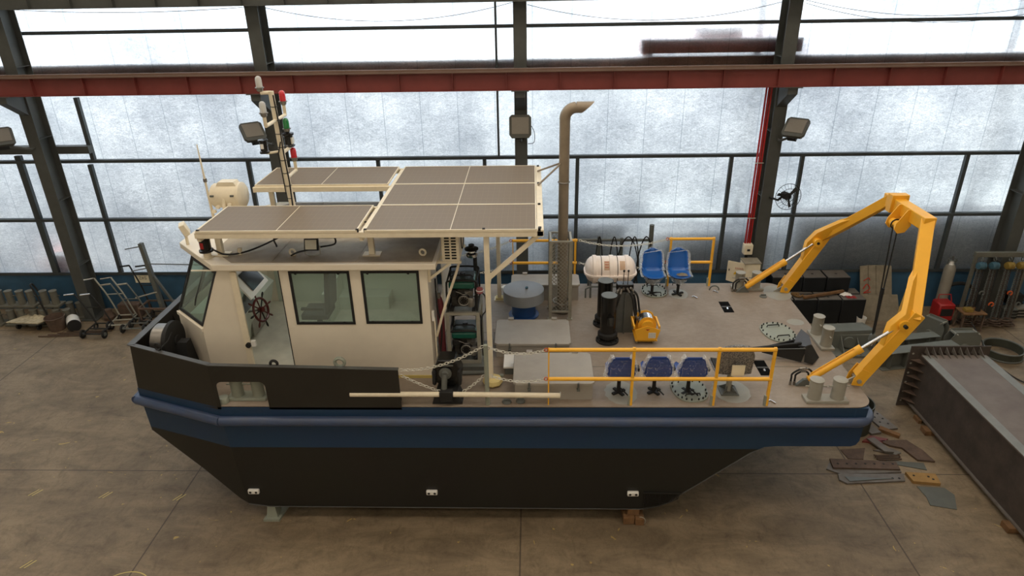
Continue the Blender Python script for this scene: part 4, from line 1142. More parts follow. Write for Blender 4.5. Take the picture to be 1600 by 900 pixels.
t = thing('pilot_seat', (-3.95, 11.1, DZ+.04), 'black high-backed pilot seat behind the forward side window', 'seat')
build('seat_back', MB().prism([(-3.82, 10.85, 2.9), (-3.70, 10.85, 3.0), (-3.60, 10.85, 3.95), (-3.70, 10.85, 3.98)], (0, .5, 0)), 'blackmatte', t, bevel=.03, segs=2)
build('seat_cushion', MB().box(-4.25, -3.75, 10.85, 11.35, 2.84, 2.95), 'blackmatte', t, bevel=.02, segs=2)
build('seat_column', MB().cyl((-4.0, 11.1, DZ+.04), (-4.0, 11.1, 2.84), .05, 12), 'blackmatte', t)
build('armrest', MB().cbox((-4.0, 10.8, 3.1), (.4, .05, .05)), 'blackmatte', t)
mb = MB().grid(lambda u, v: (-3.75+.85*u+.05*math.sin(7*v), 10.1+.5*v+.08*math.sin(6*u), DZ+.045+.05*abs(math.sin(5*u+3*v))*math.sin(PI*v)*math.sin(PI*u)+.005), 16, 12)
tag(build('brown_sacking', mb, 'brown'), 'crumpled brown sacking on the cabin floor seen through the forward side window', 'cloth')

# ------------------------------------------------------------------ solar panels on their frame
sf = thing('solar_canopy', (-2.5, YC, DZ), 'cream steel frame with tall aft posts carrying the five solar panels', 'frame')
ZP = 5.15
def rhs(name, p0, p1, w, h, mt='cream_d'): return build(name, MB().beam(p0, p1, w, h), mt, sf, bevel=.004)
rhs('edge_beam', (-5.06, 9.36, 5.075), (.16, 9.36, 5.075), .06, .09)
rhs('edge_beam', (-5.06, 12.86, 5.075), (.10, 12.86, 5.075), .06, .09)
rhs('edge_beam', (-5.06, 11.70, 5.075), (-2.54, 11.70, 5.075), .06, .09)
rhs('edge_beam', (-5.03, 10.52, 5.075), (-2.54, 10.52, 5.075), .05, .09)
rhs('cross_beam', (.115, 9.33, 5.09), (.115, 12.90, 5.09), .10, .10)
rhs('cross_beam', (-2.54, 9.36, 5.06), (-2.54, 12.88, 5.06), .06, .10)
rhs('cross_beam', (-5.04, 9.36, 5.06), (-5.04, 10.54, 5.06), .05, .08); rhs('cross_beam', (-5.04, 11.68, 5.06), (-5.04, 12.88, 5.06), .05, .08)
for y in (10.51, 11.70): rhs('cross_beam', (-2.5, y, 5.06), (.1, y, 5.06), .05, .08)
for y in (9.45, 12.65):
    b = MB(); b.box(-.735, -.655, y-.04, y+.04, DZ+.02, 5.03); build('tall_post', b, 'cream_d', sf, bevel=.004)
    rhs('brace', (-.67, y, 4.32), (.10, y-.0, 5.03), .05, .07)
    build('brace_gusset', MB().prism([(-.66, y-.045, 4.15), (-.62, y-.045, 4.42), (-.66, y-.045, 4.42)], (0, .006, 0)), 'cream_d', sf)
    build('post_foot', MB().box(-.80, -.59, y-.10, y+.10, DZ, DZ+.02), 'cream_d', sf)
    build('foot_wrap', MB().lathe([(.15, 0), (.17, .03), (.15, .09), (.08, .11)], (-.67, y, DZ+.02), n=8) if y < 10 else MB().box(-.77, -.61, y-.08, y+.08, DZ+.02, DZ+.05), 'padc', sf)
for (x, y) in ((-2.56, 9.92), (-5.02, 9.95), (-2.56, 12.3), (-4.98, 12.3)):
    b = MB().box(x-.045, x+.045, y-.04, y+.04, RZ+.12, 5.03); build('short_post', b, 'cream_d', sf, bevel=.004)
    build('post_pad', MB().box(x-.14, x+.14, y-.09, y+.09, RZ+.106, RZ+.122), 'cream_d', sf)
    build('post_arm', MB().beam((x, y, 5.0), (x, 9.36 if y < 11 else 12.86, 5.0), .05, .06), 'cream_d', sf)
for x in (-5.0, -2.6, -2.48, -.72, .1):
    build('end_clamp', MB().box(x-.02, x+.02, 9.325, 9.36, 5.12, 5.17), 'blackmatte', sf)
for y in (9.4, 10.51, 11.70, 12.86):
    build('end_clamp', MB().box(.085, .13, y-.015, y+.015, 5.13, 5.165), 'blackmatte', sf)
def solar(x0, x1, y0, y1, label):
    t = thing('solar_module', ((x0+x1)/2, (y0+y1)/2, ZP-.03), label, 'solar panel', 'solar panels above the wheelhouse')
    mb = MB(); f = .018
    mb.box(x0, x1, y0, y0+f, ZP-.03, ZP+.005); mb.box(x0, x1, y1-f, y1, ZP-.03, ZP+.005); mb.box(x0, x0+f, y0+f, y1-f, ZP-.03, ZP+.005); mb.box(x1-f, x1, y0+f, y1-f, ZP-.03, ZP+.005)
    build('panel_frame', mb, 'cream_d', t)
    build('cell_sheet', MB().box(x0+f, x1-f, y0+f, y1-f, ZP-.01, ZP), 'solar', t)
    xm = (x0+x1)/2-.0
    build('centre_strip', MB().box(xm-.005, xm+.005, y0+f, y1-f, ZP, ZP+.0015), 'cream_d', t)
Y_ = (9.32, 10.51, 10.52, 11.70, 11.71, 12.90)
solar(-5.03, -2.60, Y_[0], Y_[1], 'solar panel over the wheelhouse roof, on the camera side, at the bow end')
solar(-5.03, -2.60, Y_[4], Y_[5], 'solar panel at the bow end on the far side, behind the light mast')
solar(-2.49, .06, Y_[0], Y_[1], 'nearest of the three stern-side solar panels, above the cream air conditioner')
solar(-2.49, .06, Y_[2], Y_[3], 'middle of the three stern-side solar panels')
solar(-2.49, .06, Y_[4], Y_[5], 'farthest of the three stern-side solar panels, beside the exhaust pipe stays')

# ------------------------------------------------------------------ mast with navigation lights
t = thing('light_mast', (-4.17, 11.05, RZ+.1), 'cream steel mast with bracket arms rising between the bow-end solar panels', 'mast')
build('mast_tube', MB().tube([(-4.12, 11.05, RZ+.1), (-4.17, 11.05, 5.5), (-4.2, 11.05, 6.9)], [.055, .05, .045], 12), 'cream_d', t)
build('mast_foot', MB().box(-4.24, -4.0, 10.93, 11.17, RZ+.106, RZ+.12), 'cream_d', t)
build('bracket_arm', MB().tube([(-4.19, 10.58, 6.58), (-4.19, 10.58, 6.44), (-4.19, 11.05, 6.44), (-4.19, 11.50, 6.44), (-4.19, 11.50, 6.60)], .03, 8), 'cream_d', t)
build('bracket_arm', MB().tube([(-4.15, 11.05, 5.48), (-4.15, 11.5, 5.48), (-4.15, 11.5, 5.64)], .03, 8), 'cream_d', t)
build('bracket_arm', MB().tube([(-4.2, 11.05, 6.88), (-4.36, 11.02, 6.88)], .03, 8), 'cream_d', t)
build('bracket_arm', MB().tube([(-4.17, 11.05, 5.90), (-4.17, 11.42, 5.90)], .03, 8), 'cream_d', t)
build('bracket_arm', MB().tube([(-4.18, 11.05, 5.93), (-4.38, 10.9, 5.93)], .02, 8), 'cream_d', t)
cb = MB(); cb.tube([(-4.13, 10.99, 4.6), (-4.11, 10.99, 5.4), (-4.13, 10.99, 5.9), (-4.13, 11.0, 6.3), (-4.15, 10.99, 6.85)], .012, 6)
cb.tube([(-4.2, 10.99, 5.2), (-4.22, 10.99, 5.9), (-4.15, 10.98, 6.1)], .010, 6)
build('cable_run', cb, 'blackmatte', t)
for k in range(9):
    build('cable_tie', MB().torus((-4.16-.003*k, 11.05, 4.9+.22*k), .056, .006, n=12, m_=4), 'blackmatte', t)
def navlight(p, mt, label, r=.052, h=.17):
    x, y, z = p
    t = thing('navigation_lamp', p, label, 'lamp', 'navigation lamps on the mast')
    build('lamp_base', MB().lathe([(.03, 0), (.05, .02), (.05, .05), (.07, .055), (.07, .07), (0, .072)], p, n=18), 'steel', t)
    build('lamp_globe', MB().lathe([(r, .07), (r, .07+h*.65), (r*.85, .07+h*.88), (r*.45, .07+h), (0, .07+h*1.03)], p, n=18), mt, t)
    if mt == 'lampclear': build('lamp_bulb', MB().lathe([(.028, .07), (.03, .13), (.02, .17), (0, .18)], p, n=10), 'lensw', t)
navlight((-4.36, 11.02, 6.90), 'lampclear', 'clear lamp at the very top of the light mast')
navlight((-4.19, 10.58, 6.58), 'lampclear', 'clear lamp on the near arm of the light mast')
navlight((-4.19, 11.50, 6.60), 'lampred', 'red lamp on the upper far arm of the light mast')
navlight((-4.15, 11.50, 5.64), 'lampred', 'red lamp lowest on the light mast, above the far bow panel')
navlight((-4.17, 11.42, 6.16), 'lampgreen', 'green lamp standing on the black lantern of the mast')
t = thing('mast_lantern', (-4.17, 11.42, 5.92), 'black cylindrical lantern on the mast under the green lamp', 'lamp')
build('lantern_body', MB().lathe([(.09, 0), (.10, .02), (.075, .04), (.075, .18), (.10, .20), (.10, .23), (.04, .24)], (-4.17, 11.42, 5.92), n=20), 'blackgloss', t)
build('lantern_window', MB().box(-4.13, -4.09, 11.37, 11.47, 5.97, 6.08), 'lensw', t)
t = thing('mast_lantern', (-4.40, 10.88, 5.94), 'small black lantern with white label on the left of the mast', 'lamp')
build('lantern_body', MB().lathe([(.08, 0), (.08, .03), (.06, .04), (.06, .19), (.08, .20), (.08, .22), (0, .23)], (-4.40, 10.88, 5.94), n=18), 'blackgloss', t)
build('label', MB().box(-4.43, -4.38, 10.815, 10.82, 6.02, 6.10), 'white', t)

# roof gear
t = thing('search_light', (-5.5, 11.6, RZ+.1), 'cream drum-shaped searchlight on the wheelhouse roof at the bow end', 'searchlight')
build('drum_body', MB().lathe([(0, -.27), (.2, -.27), (.22, -.24), (.22, .20), (.24, .21), (.24, .25), (.19, .29), (0, .30)], (-5.48, 11.6, 5.0), (1, 0, 0), 30), 'cream_d', t)
build('cooling_box', MB().prism([(-5.66, 11.5, 5.17), (-5.6, 11.5, 5.27), (-5.32, 11.5, 5.27), (-5.26, 11.5, 5.17)], (0, .2, 0)), 'cream_d', t)
build('drum_latch', MB().box(-5.72, -5.66, 11.36, 11.39, 5.04, 5.07), 'greyd', t); build('drum_latch', MB().box(-5.36, -5.30, 11.36, 11.39, 5.04, 5.07), 'greyd', t)
mb = MB().tube([(-5.5, 11.4, 5.0), (-5.5, 11.36, 4.8), (-5.5, 11.5, 4.72), (-5.5, 11.6, 4.54)], .035, 8); mb.tube([(-5.5, 11.8, 5.0), (-5.5, 11.84, 4.8), (-5.5, 11.7, 4.72)], .03, 8)
mb.box(-5.62, -5.38, 11.48, 11.72, RZ+.10, RZ+.13); build('yoke', mb, 'cream_d', t)
for (a, b) in ((-5.68, 4.78), (-5.6, 4.86), (-5.45, 4.83), (-5.38, 4.9)): build('control_knob', MB().lathe([(.035, 0), (.035, .05), (0, .055)], (a, 11.36, b), (0, -1, .2), 10), 'cream_d', t)
t = thing('whip_antenna', (-5.80, 11.5, RZ+.1), 'thin cream whip antenna left of the drum searchlight', 'antenna')
build('whip', MB().tube([(-5.80, 11.5, RZ+.1), (-5.81, 11.5, 5.1), (-5.82, 11.5, 5.95)], [.028, .022, .010], 8), 'cream_d', t)
build('whip_collar', MB().cyl((-5.81, 11.5, 5.28), (-5.81, 11.5, 5.34), .034, 10), 'steel', t)
t = thing('bow_floodlight', (-5.85, 10.55, RZ+.1), 'small cream floodlight aimed forward at the roof tip over the bow', 'floodlight')
R_ = Matrix.Rotation(math.radians(25), 3, 'Z') @ Matrix.Rotation(math.radians(-20), 3, 'Y')
build('lamp_case', MB().cbox((-5.78, 10.4, 4.80), (.10, .22, .20), R_), 'cream_d', t, bevel=.01)
build('bracket', MB().tube([(-5.78, 10.4, RZ+.1), (-5.78, 10.4, 4.72)], .025, 8), 'cream_d', t)
t = thing('roof_lantern', (-5.24, 9.89, RZ+.1), 'black cylindrical lantern on the near corner of the wheelhouse roof', 'lamp')
c = (-5.2, 9.85, RZ+.10)
build('lantern_stem', MB().lathe([(.10, 0), (.10, .01), (.06, .012), (.06, .10)], c, n=16), 'cream_d', t)
build('lantern_body', MB().lathe([(.11, .10), (.11, .13), (.085, .14), (.085, .30), (.10, .31), (.10, .35), (.05, .37), (0, .37)], c, n=22), 'blackgloss', t)
build('lantern_window', MB().box(c[0]-.04, c[0]+.01, c[1]-.09, c[1]-.08, c[2]+.17, c[2]+.27), 'red', t)
t = thing('roof_work_light', (-3.5, 9.85, RZ+.1), 'square LED work light on a grey bracket at the roof edge', 'floodlight')
c = Vector((-3.5, 9.86, 4.72)); R_ = Matrix.Rotation(math.radians(-20), 3, 'X')
build('lamp_case', MB().cbox(c, (.22, .06, .19), R_), 'blackmatte', t, bevel=.006)
build('led_face', MB().cbox(c+R_ @ Vector((0, -.033, 0)), (.18, .006, .15), R_), 'lensw', t)
mb = MB().tube([(-3.62, 9.88, 4.70), (-3.62, 9.86, 4.56), (-3.56, 9.84, 4.545), (-3.44, 9.84, 4.545), (-3.38, 9.86, 4.56), (-3.38, 9.88, 4.70)], .012, 6); build('bracket', mb, 'galv', t)
for (x, y) in ((-3.83, 9.88), (-1.74, 9.85)):
    build('roof_lifting_ring', MB().torus((x, y, RZ+.165), .05, .017, (.2, 1, 0), 16, 6), 'cream_d', wh)
build('roof_cleat', MB().tube([(-4.72, 9.95, RZ+.1), (-4.70, 9.95, RZ+.22)], .035, 10), 'cream_d', wh)
# cables on the roof
def cable(pts, label, r=.014, mt='blackmatte', nm='power_cable', grp='black cables lying on the wheelhouse roof'):
    o = build(nm, MB().tube(smooth_path(pts), r, 6), mt); tag(o, label, 'cable', grp); return o
cable([(-5.1, 9.84, 4.66), (-4.9, 9.86, 4.56), (-4.6, 10.0, 4.56), (-4.3, 10.4, 4.60), (-4.2, 10.9, 4.58), (-4.12, 11.0, 4.6)], 'black cable looping from the roof lantern to the mast foot')
cable([(-4.2, 10.2, 4.56), (-3.9, 9.5, 4.98), (-3.4, 9.45, 5.0), (-3.0, 9.46, 4.99), (-2.6, 9.5, 5.0)], 'black cable tied along the near panel beam over the work light')
cable([(-3.83, 9.8, 4.56), (-3.7, 9.8, 4.62), (-3.55, 9.9, 4.62)], 'short black cable into the left of the roof work light')
cable([(-3.4, 9.9, 4.66), (-3.15, 9.95, 4.70), (-3.1, 9.7, 4.95), (-3.2, 9.46, 5.0)], 'black cable rising from the roof work light to the panel beam')
cable([(-2.5, 9.95, 4.98), (-2.3, 9.8, 5.04), (-2.1, 9.8, 5.08)], 'short black cable under the panel joint')
cable([(-4.1, 11.1, 4.56), (-3.6, 11.4, 4.62), (-3.1, 11.3, 4.6), (-2.6, 11.2, 4.56)], 'black cable crossing the roof in the gap between the bow-end panels')

# air conditioner outdoor unit on the aft end
t = thing('air_conditioner', (-1.28, 10.1, RZ), 'cream outdoor air-conditioner unit with slotted side bracketed to the aft wall', 'air conditioner')
cs = build('case', MB().box(-1.42, -1.14, 9.72, 10.5, 4.48, 4.97), 'cream_d', t, bevel=.01, segs=2)
for i in range(9):
    for j in range(2):
        x = -1.37+j*.105; z = 4.52+i*.048
        build('slot', MB().box(x, x+.075, 9.714, 9.722, z, z+.026), 'blackmatte', cs)
build('fan_grille', MB().torus((-1.135, 10.15, 4.72), .18, .01, (1, 0, 0), 24, 5), 'blackmatte', t)
for y in (9.74, 10.42):
    mb = MB().box(-1.66, -1.12, y-.02, y+.02, 4.44, 4.48); mb.box(-1.66, -1.62, y-.02, y+.02, 4.12, 4.44); mb.beam((-1.63, y, 4.18), (-1.3, y, 4.44), .03, .04)
    build('wall_bracket', mb, 'cream_d', t)
build('pipe_bundle', MB().tube(smooth_path([(-1.18, 9.95, 4.46), (-1.2, 9.9, 4.3), (-1.45, 9.8, 3.6), (-1.6, 9.78, 3.1)]), .022, 8), 'cream_d', t)

# ------------------------------------------------------------------ generators on their rack
t = thing('generator_rack', (-1.18, 10.32, DZ), 'grey two-level angle-iron rack behind the wheelhouse holding the generators', 'rack')
gx0, gx1, gy0, gy1 = -1.46, -.89, 10.0, 10.66
for x in (gx0+.03, gx1-.03):
    for y in (gy0, gy1):
        build('rack_leg', MB().box(x-.03, x+.03, y-.025, y+.025, DZ+.08, 3.42), 'galv', t)
for z in (2.5, 3.44):
    mb = MB().box(gx0, gx1, gy0-.03, gy0+.03, z-.05, z); mb.box(gx0, gx1, gy1-.03, gy1+.03, z-.05, z); mb.box(gx0, gx0+.05, gy0, gy1, z-.05, z); mb.box(gx1-.05, gx1, gy0, gy1, z-.05, z); mb.box(gx0, gx1, gy0, gy1, z-.056, z-.05)
    build('shelf_frame', mb, 'galv', t)
build('base_plate', MB().box(gx0-.05, gx1+.12, gy0-.14, gy1+.1, DZ, DZ+.08), 'greyd', t)
def generator(z0, label):
    x0, x1, y0, y1, h = -1.42, -.93, 10.02, 10.62, .56
    t = thing('portable_generator', ((x0+x1)/2, (y0+y1)/2, z0), label, 'generator', 'portable generators on the rack')
    for y in (y0, y1):
        build('frame_tube', MB().tube(smooth_path([(x0, y, z0+.02), (x0, y, z0+h-.08), (x0+.06, y, z0+h), (x1-.06, y, z0+h), (x1, y, z0+h-.08), (x1, y, z0+.02)], 3), .018, 8), 'blackmatte', t)
    for x in (x0, x1):
        for z in (z0+.02, z0+h-.05): build('frame_rail', MB().tube([(x, y0, z), (x, y1, z)], .016, 8), 'blackmatte', t)
    build('fuel_tank', MB().box(x0+.03, x1-.03, y0+.0, y1-.1, z0+h-.15, z0+h-.03), 'green', t, bevel=.03, segs=3)
    build('tank_top', MB().box(x0+.05, x1-.05, y0+.08, y1-.15, z0+h-.03, z0+h-.005), 'dgreen', t, bevel=.01)
    build('tank_cap', MB().cyl(((x0+x1)/2, 10.3, z0+h-.01), ((x0+x1)/2, 10.3, z0+h+.03), .045, 16), 'blackgloss', t)
    build('handle_bar', MB().tube([(x0+.06, 10.2, z0+h+.0), (x0+.1, 10.2, z0+h+.03), (x1-.1, 10.2, z0+h+.03), (x1-.06, 10.2, z0+h)], .012, 6), 'blackmatte', t)
    build('engine_block', MB().box(x0+.05, x1-.12, y0+.08, y1-.1, z0+.05, z0+h-.17), 'engine', t, bevel=.02)
    eng = MB().lathe([(.12, 0), (.12, .03), (.10, .05), (.05, .055), (.045, .08), (0, .08)], (-1.15, y0+.08, z0+.19), (0, -1, 0), 24); sh = build('recoil_starter', eng, 'blackgloss', t)
    build('starter_ring', MB().torus((-1.15, y0+.02, z0+.19), .085, .012, (0, 1, 0), 22, 6), 'alum', sh)
    for k in range(10):
        a = 2*PI*k/10
        build('starter_vent', MB().cyl((-1.15+.055*math.cos(a), y0+.032, z0+.19+.055*math.sin(a)), (-1.15+.055*math.cos(a), y0+.02, z0+.19+.055*math.sin(a)), .009, 6), 'alum', sh)
    build('air_cleaner', MB().cbox((x0+.1, y0+.07, z0+.32), (.13, .10, .12)), 'blackmatte', t, bevel=.02)
    build('muffler', MB().lathe([(.05, 0), (.06, .02), (.06, .15), (.05, .17)], (x1-.1, y0+.06, z0+.07), (0, 0, 1), 14), 'alum', t)
    cyl_ = MB()
    for k in range(6): cyl_.box(x1-.2, x1-.06, y0+.05, y0+.16, z0+.26+k*.018, z0+.268+k*.018)
    build('cylinder_fins', cyl_, 'alum', t)
    build('control_wire', MB().tube(smooth_path([(x0+.05, y0+.05, z0+.38), (x0+.2, y0+.02, z0+.34), (x0+.28, y0+.03, z0+.3), (x0+.38, y0+.03, z0+.36)]), .006, 5), 'alum', t)
    for x in (x0+.06, x1-.06): build('rubber_foot', MB().box(x-.03, x+.03, y0, y1, z0, z0+.03), 'blackmatte', t)
generator(3.44, 'green-tanked portable generator on the top of the rack')
generator(2.50, 'green-tanked portable generator on the lower level of the rack')
t = thing('muffler_rain_cap', (-1.06, 10.78, DZ), 'chrome pipe with black flapped rain cap standing behind the upper generator', 'pipe')
build('pipe', MB().tube([(-1.0, 10.78, DZ), (-1.0, 10.78, 4.22)], .035, 12), 'blackmatte', t)
build('chrome_body', MB().lathe([(.09, 0), (.10, .02), (.10, .06), (.06, .08), (.05, .13)], (-1.05, 10.74, 4.14), n=18), 'chrome', t)
build('cap', MB().lathe([(.12, .13), (.12, .15), (.05, .17), (.05, .22), (0, .22)], (-1.05, 10.74, 4.14), n=18), 'blackmatte', t)
t = thing('red_gas_bottle', (-1.56, 9.98, DZ), 'slim red bottle strapped between the wheelhouse and the generator rack', 'bottle')
build('bottle_body', MB().lathe([(.0, 0), (.06, 0), (.06, 1.2), (.04, 1.3), (.02, 1.34), (0, 1.34)], (-1.555, 10.05, DZ), n=18), 'bottle', t)
build('neck_valve', MB().cyl((-1.555, 10.0, DZ+1.32), (-1.555, 10.0, DZ+1.42), .025, 10), 'steel', t)
o = build('coiled_hose', MB().tube(smooth_path([(-1.58, 9.9, 4.1), (-1.57, 9.86, 3.6), (-1.52, 9.86, 3.2), (-1.57, 9.86, 2.7), (-1.55, 9.82, 2.4)]), .016, 6), 'blackmatte'); tag(o, 'black hose hanging down the aft wall beside the generators', 'hose')
o = build('fuel_hose', MB().tube(smooth_path([(-.9, 10.0, 3.85), (-.78, 9.95, 3.75), (-.78, 9.95, 3.5), (-.86, 9.98, 3.3), (-.86, 10.0, 2.6)]), .012, 6), 'blackmatte'); tag(o, 'black hose arching out beside the upper generator', 'hose')
t = thing('pink_float', (-.86, 10.0, 3.78), 'faded pink plug fitting on the right of the upper generator', 'fitting')
build('float_body', MB().lathe([(0, 0), (.05, .01), (.06, .05), (.05, .10), (0, .12)], (-.87, 9.97, 3.80), n=16), 'pink', t)
build('float_collar', MB().torus((-.87, 9.97, 3.86), .058, .008, n=16), 'white', t)
o = build('steel_bar', MB().tube([(-1.25, 9.72, DZ+.04), (-.76, 9.74, DZ+.04)], .035, 8), 'greyd'); tag(o, 'grey round bar lying on deck in front of the generator rack', 'bar')
for a, b in ((-1.25, 9.72), ): pass
# ------------------------------------------------------------------ deck gear
t = thing('windlass', (-1.37, 8.98, DZ), 'black windlass with grey round motor at the near deck edge', 'windlass')
x, y = -1.36, 9.05
build('foot_box', MB().prism([(x-.24, y-.18, DZ), (x+.24, y-.18, DZ), (x+.17, y-.18, DZ+.2), (x-.17, y-.18, DZ+.2)], (0, .3, 0)), 'blackmatte', t)
P = [(x-.10, .24), (x-.22, .36), (x-.23, .48), (x-.14, .72), (x+.14, .72), (x+.23, .48), (x+.22, .34), (x+.10, .24)]
P = [(a, y-.04, DZ+b) for a, b in P]
build('gear_housing', MB().prism(P, (0, .30, 0)), 'blackgloss', t, bevel=.015)
build('side_cover', MB().cbox((x-.20, y-.02, DZ+.42), (.06, .16, .26)), 'blackmatte', t, bevel=.02); build('side_cover', MB().cbox((x+.20, y-.02, DZ+.42), (.06, .16, .26)), 'blackmatte', t, bevel=.02)
build('motor_flange', MB().lathe([(.10, 0), (.10, .03), (.06, .04), (.05, .07), (0, .07)], (x-.02, y-.05, DZ+.50), (0, -1, 0), 24), 'greyd', t)
build('motor_arm', MB().tube([(x-.03, y-.10, DZ+.50), (x-.04, y-.16, DZ+.26)], .045, 12), 'greyd', t)
build('top_plate', MB().cbox((x, y-.06, DZ+.64), (.22, .02, .02)), 'greyd', t)
build('roller_clamp', MB().box(x-.10, x+.10, y-.27, y-.16, DZ+.10, DZ+.28), 'blackmatte', t, bevel=.01)
t = thing('loose_pipe', (-1.2, 8.80, DZ+.2), 'long beige pipe clamped along the near deck edge in front of the windlass', 'pipe')
build('pipe_body', MB().tube([(-2.88, 8.82, 2.60), (-1.47, 8.82, 2.60)], .042, 16), 'cream_d', t)
build('pipe_body', MB().tube([(-1.25, 8.82, 2.60), (.42, 8.82, 2.58)], .042, 16), 'cream_d', t)
build('pipe_flange', MB().cyl((.42, 8.82, 2.58), (.43, 8.82, 2.58), .06, 18), 'galv', t)
t = thing('grey_stanchion', (-.72, 8.87, DZ), 'plain grey upright stanchion holding the chains left of the yellow rail', 'post')
build('stanchion_bar', MB().tube([(-.72, 8.87, DZ), (-.72, 8.87, 3.46)], .036, 12), 'greyg', t)
build('chain_hook', MB().torus((-.68, 8.87, 3.40), .02, .005, (0, 1, 0), 10, 4), 'steel', t)

def railing(x0, posts, y, z1, z2, x1, label):
    t = thing('yellow_railing', ((x0+x1)/2, y, DZ), label, 'railing', 'yellow tube railings on the deck edges')
    for z in (z1, z2): build('rail_bar', MB().tube([(x0, y, z), (x1, y, z)], .031, 12), 'yellowp', t)
    for i, x in enumerate(posts):
        thin = (i == 0)
        o = build('rail_post', MB().beam((x, y, DZ), (x, y, z1+.035), .020 if thin else .042, .020 if thin else .042), 'yellowp', t)
        if not thin: build('post_socket', MB().cbox((x-.03, y, DZ+.09), (.03, .05, .18)), 'greyg', o)
    for z in (z1, z2): build('end_ring', MB().torus((x0-.04, y, z), .028, .008, (0, 1, 0), 12, 5), 'orange', t)
railing(.24, (.24, 1.53, 2.81, 3.64), 8.86, 3.38, 2.86, 3.66, 'long yellow tube railing along the near deck edge in front of the seats')
railing(-.42, (-.42, .90), 13.27, 3.44, 2.93, .94, 'yellow tube railing behind the exhaust cage on the far deck edge')
railing(2.86, (3.80, 2.90, 3.78), 13.27, 3.46, 2.93, 3.80, 'short yellow tube railing behind the far pair of blue seats')
def chain(p0, p1, d, label):
    tag(build('safety_chain', MB().chain(sag(p0, p1, d, 18), .07, .006), 'chainm'), label, 'chain', 'galvanised safety chains between the stanchions')
chain((-2.06, 8.83, 3.04), (-.76, 8.87, 3.44), .12, 'upper galvanised chain from the bulwark end to the grey stanchion')
chain((-2.06, 8.83, 2.95), (-1.45, 8.87, 2.62), .02, 'lower chain hanging from the bulwark end down to the windlass')
chain((-1.1, 8.87, 2.62), (-.76, 8.87, 2.92), .02, 'lower chain rising from the windlass to the grey stanchion')
chain((-.68, 8.87, 3.42), (.20, 8.86, 3.38), .09, 'upper galvanised chain from the grey stanchion to the long yellow railing')
chain((-.68, 8.87, 2.92), (.20, 8.86, 2.86), .08, 'lower galvanised chain from the grey stanchion to the long yellow railing')
chain((-2.1, 13.25, 3.1), (-.46, 13.27, 3.44), .12, 'upper far chain running behind the tall posts to the far railing')
chain((-1.6, 13.25, 2.75), (-.46, 13.27, 2.93), .12, 'lower far chain running behind the tall posts to the far railing')
chain((.98, 13.27, 3.44), (2.84, 13.27, 3.46), .14, 'upper far chain hanging over the white raft canister')
chain((.98, 13.27, 2.93), (2.84, 13.27, 2.93), .14, 'lower far chain hanging behind the white raft canister')

# hydraulic lever stand
t = thing('valve_stand', (1.68, 11.2, DZ), 'grey sheet-steel stand with a black hydraulic valve bank and levers on top', 'valve stand')
build('stand_column', MB().prism([(1.50, 11.2, DZ), (1.88, 11.2, DZ), (1.84, 11.2, 3.22), (1.56, 11.2, 3.22)], (0, .22, 0)), 'greyd', t)
build('stand_rib', MB().box(1.69, 1.71, 11.15, 11.2, DZ, 3.2), 'greyd', t)
vb = build('valve_block', MB().box(1.54, 1.84, 11.18, 11.36, 3.24, 3.38), 'blackgloss', t, bevel=.01)
for k in range(4):
    x = 1.58+k*.075
    build('valve_spool', MB().cyl((x, 11.14, 3.31), (x, 11.19, 3.31), .022, 10), 'steel', vb)
for x in (1.66, 1.74):
    o = build('lever', MB().tube([(x, 11.27, 3.38), (x, 11.25, 3.62)], .009, 6), 'steel', t)
    build('lever_knob', MB().lathe([(0, 0), (.018, .01), (.02, .04), (0, .05)], (x, 11.25, 3.60), n=10), 'blackgloss', o)
def hose(pts, label, r=.02, grp='black hydraulic hoses of the valve stand'):
    t = thing('hydraulic_hose', pts[0], label, 'hose', grp)
    sp = smooth_path(pts, 7); build('hose_body', MB().tube(sp, r, 8), 'blackmatte', t)
    for a, b in ((sp[0], sp[1]), (sp[-1], sp[-2])):
        d = (b-a).normalized(); build('hose_fitting', MB().cyl(a-d*.01, a+d*.09, r*1.15, 10), 'steel', t)
hose([(1.58, 11.18, 3.30), (1.50, 11.12, 3.2), (1.44, 11.1, 2.95), (1.36, 11.08, 2.75)], 'outer black hose sweeping left and down from the valve bank')
hose([(1.62, 11.16, 3.30), (1.57, 11.1, 3.14), (1.50, 11.08, 2.9), (1.42, 11.05, 2.76)], 'inner black hose sweeping left and down from the valve bank')
hose([(1.78, 11.18, 3.32), (1.90, 11.12, 3.2), (1.95, 11.1, 2.95), (1.98, 11.1, 2.78)], 'outer black hose sweeping right towards the yellow winch')
hose([(1.72, 11.16, 3.32), (1.82, 11.1, 3.14), (1.87, 11.06, 2.85), (1.93, 11.05, 2.74)], 'inner black hose sweeping right towards the yellow winch')
hose([(1.83, 11.2, 3.28), (1.89, 11.12, 3.0), (1.9, 11.1, 2.7), (1.86, 11.1, 2.52)], 'straight black hose dropping between the stand and the yellow winch')

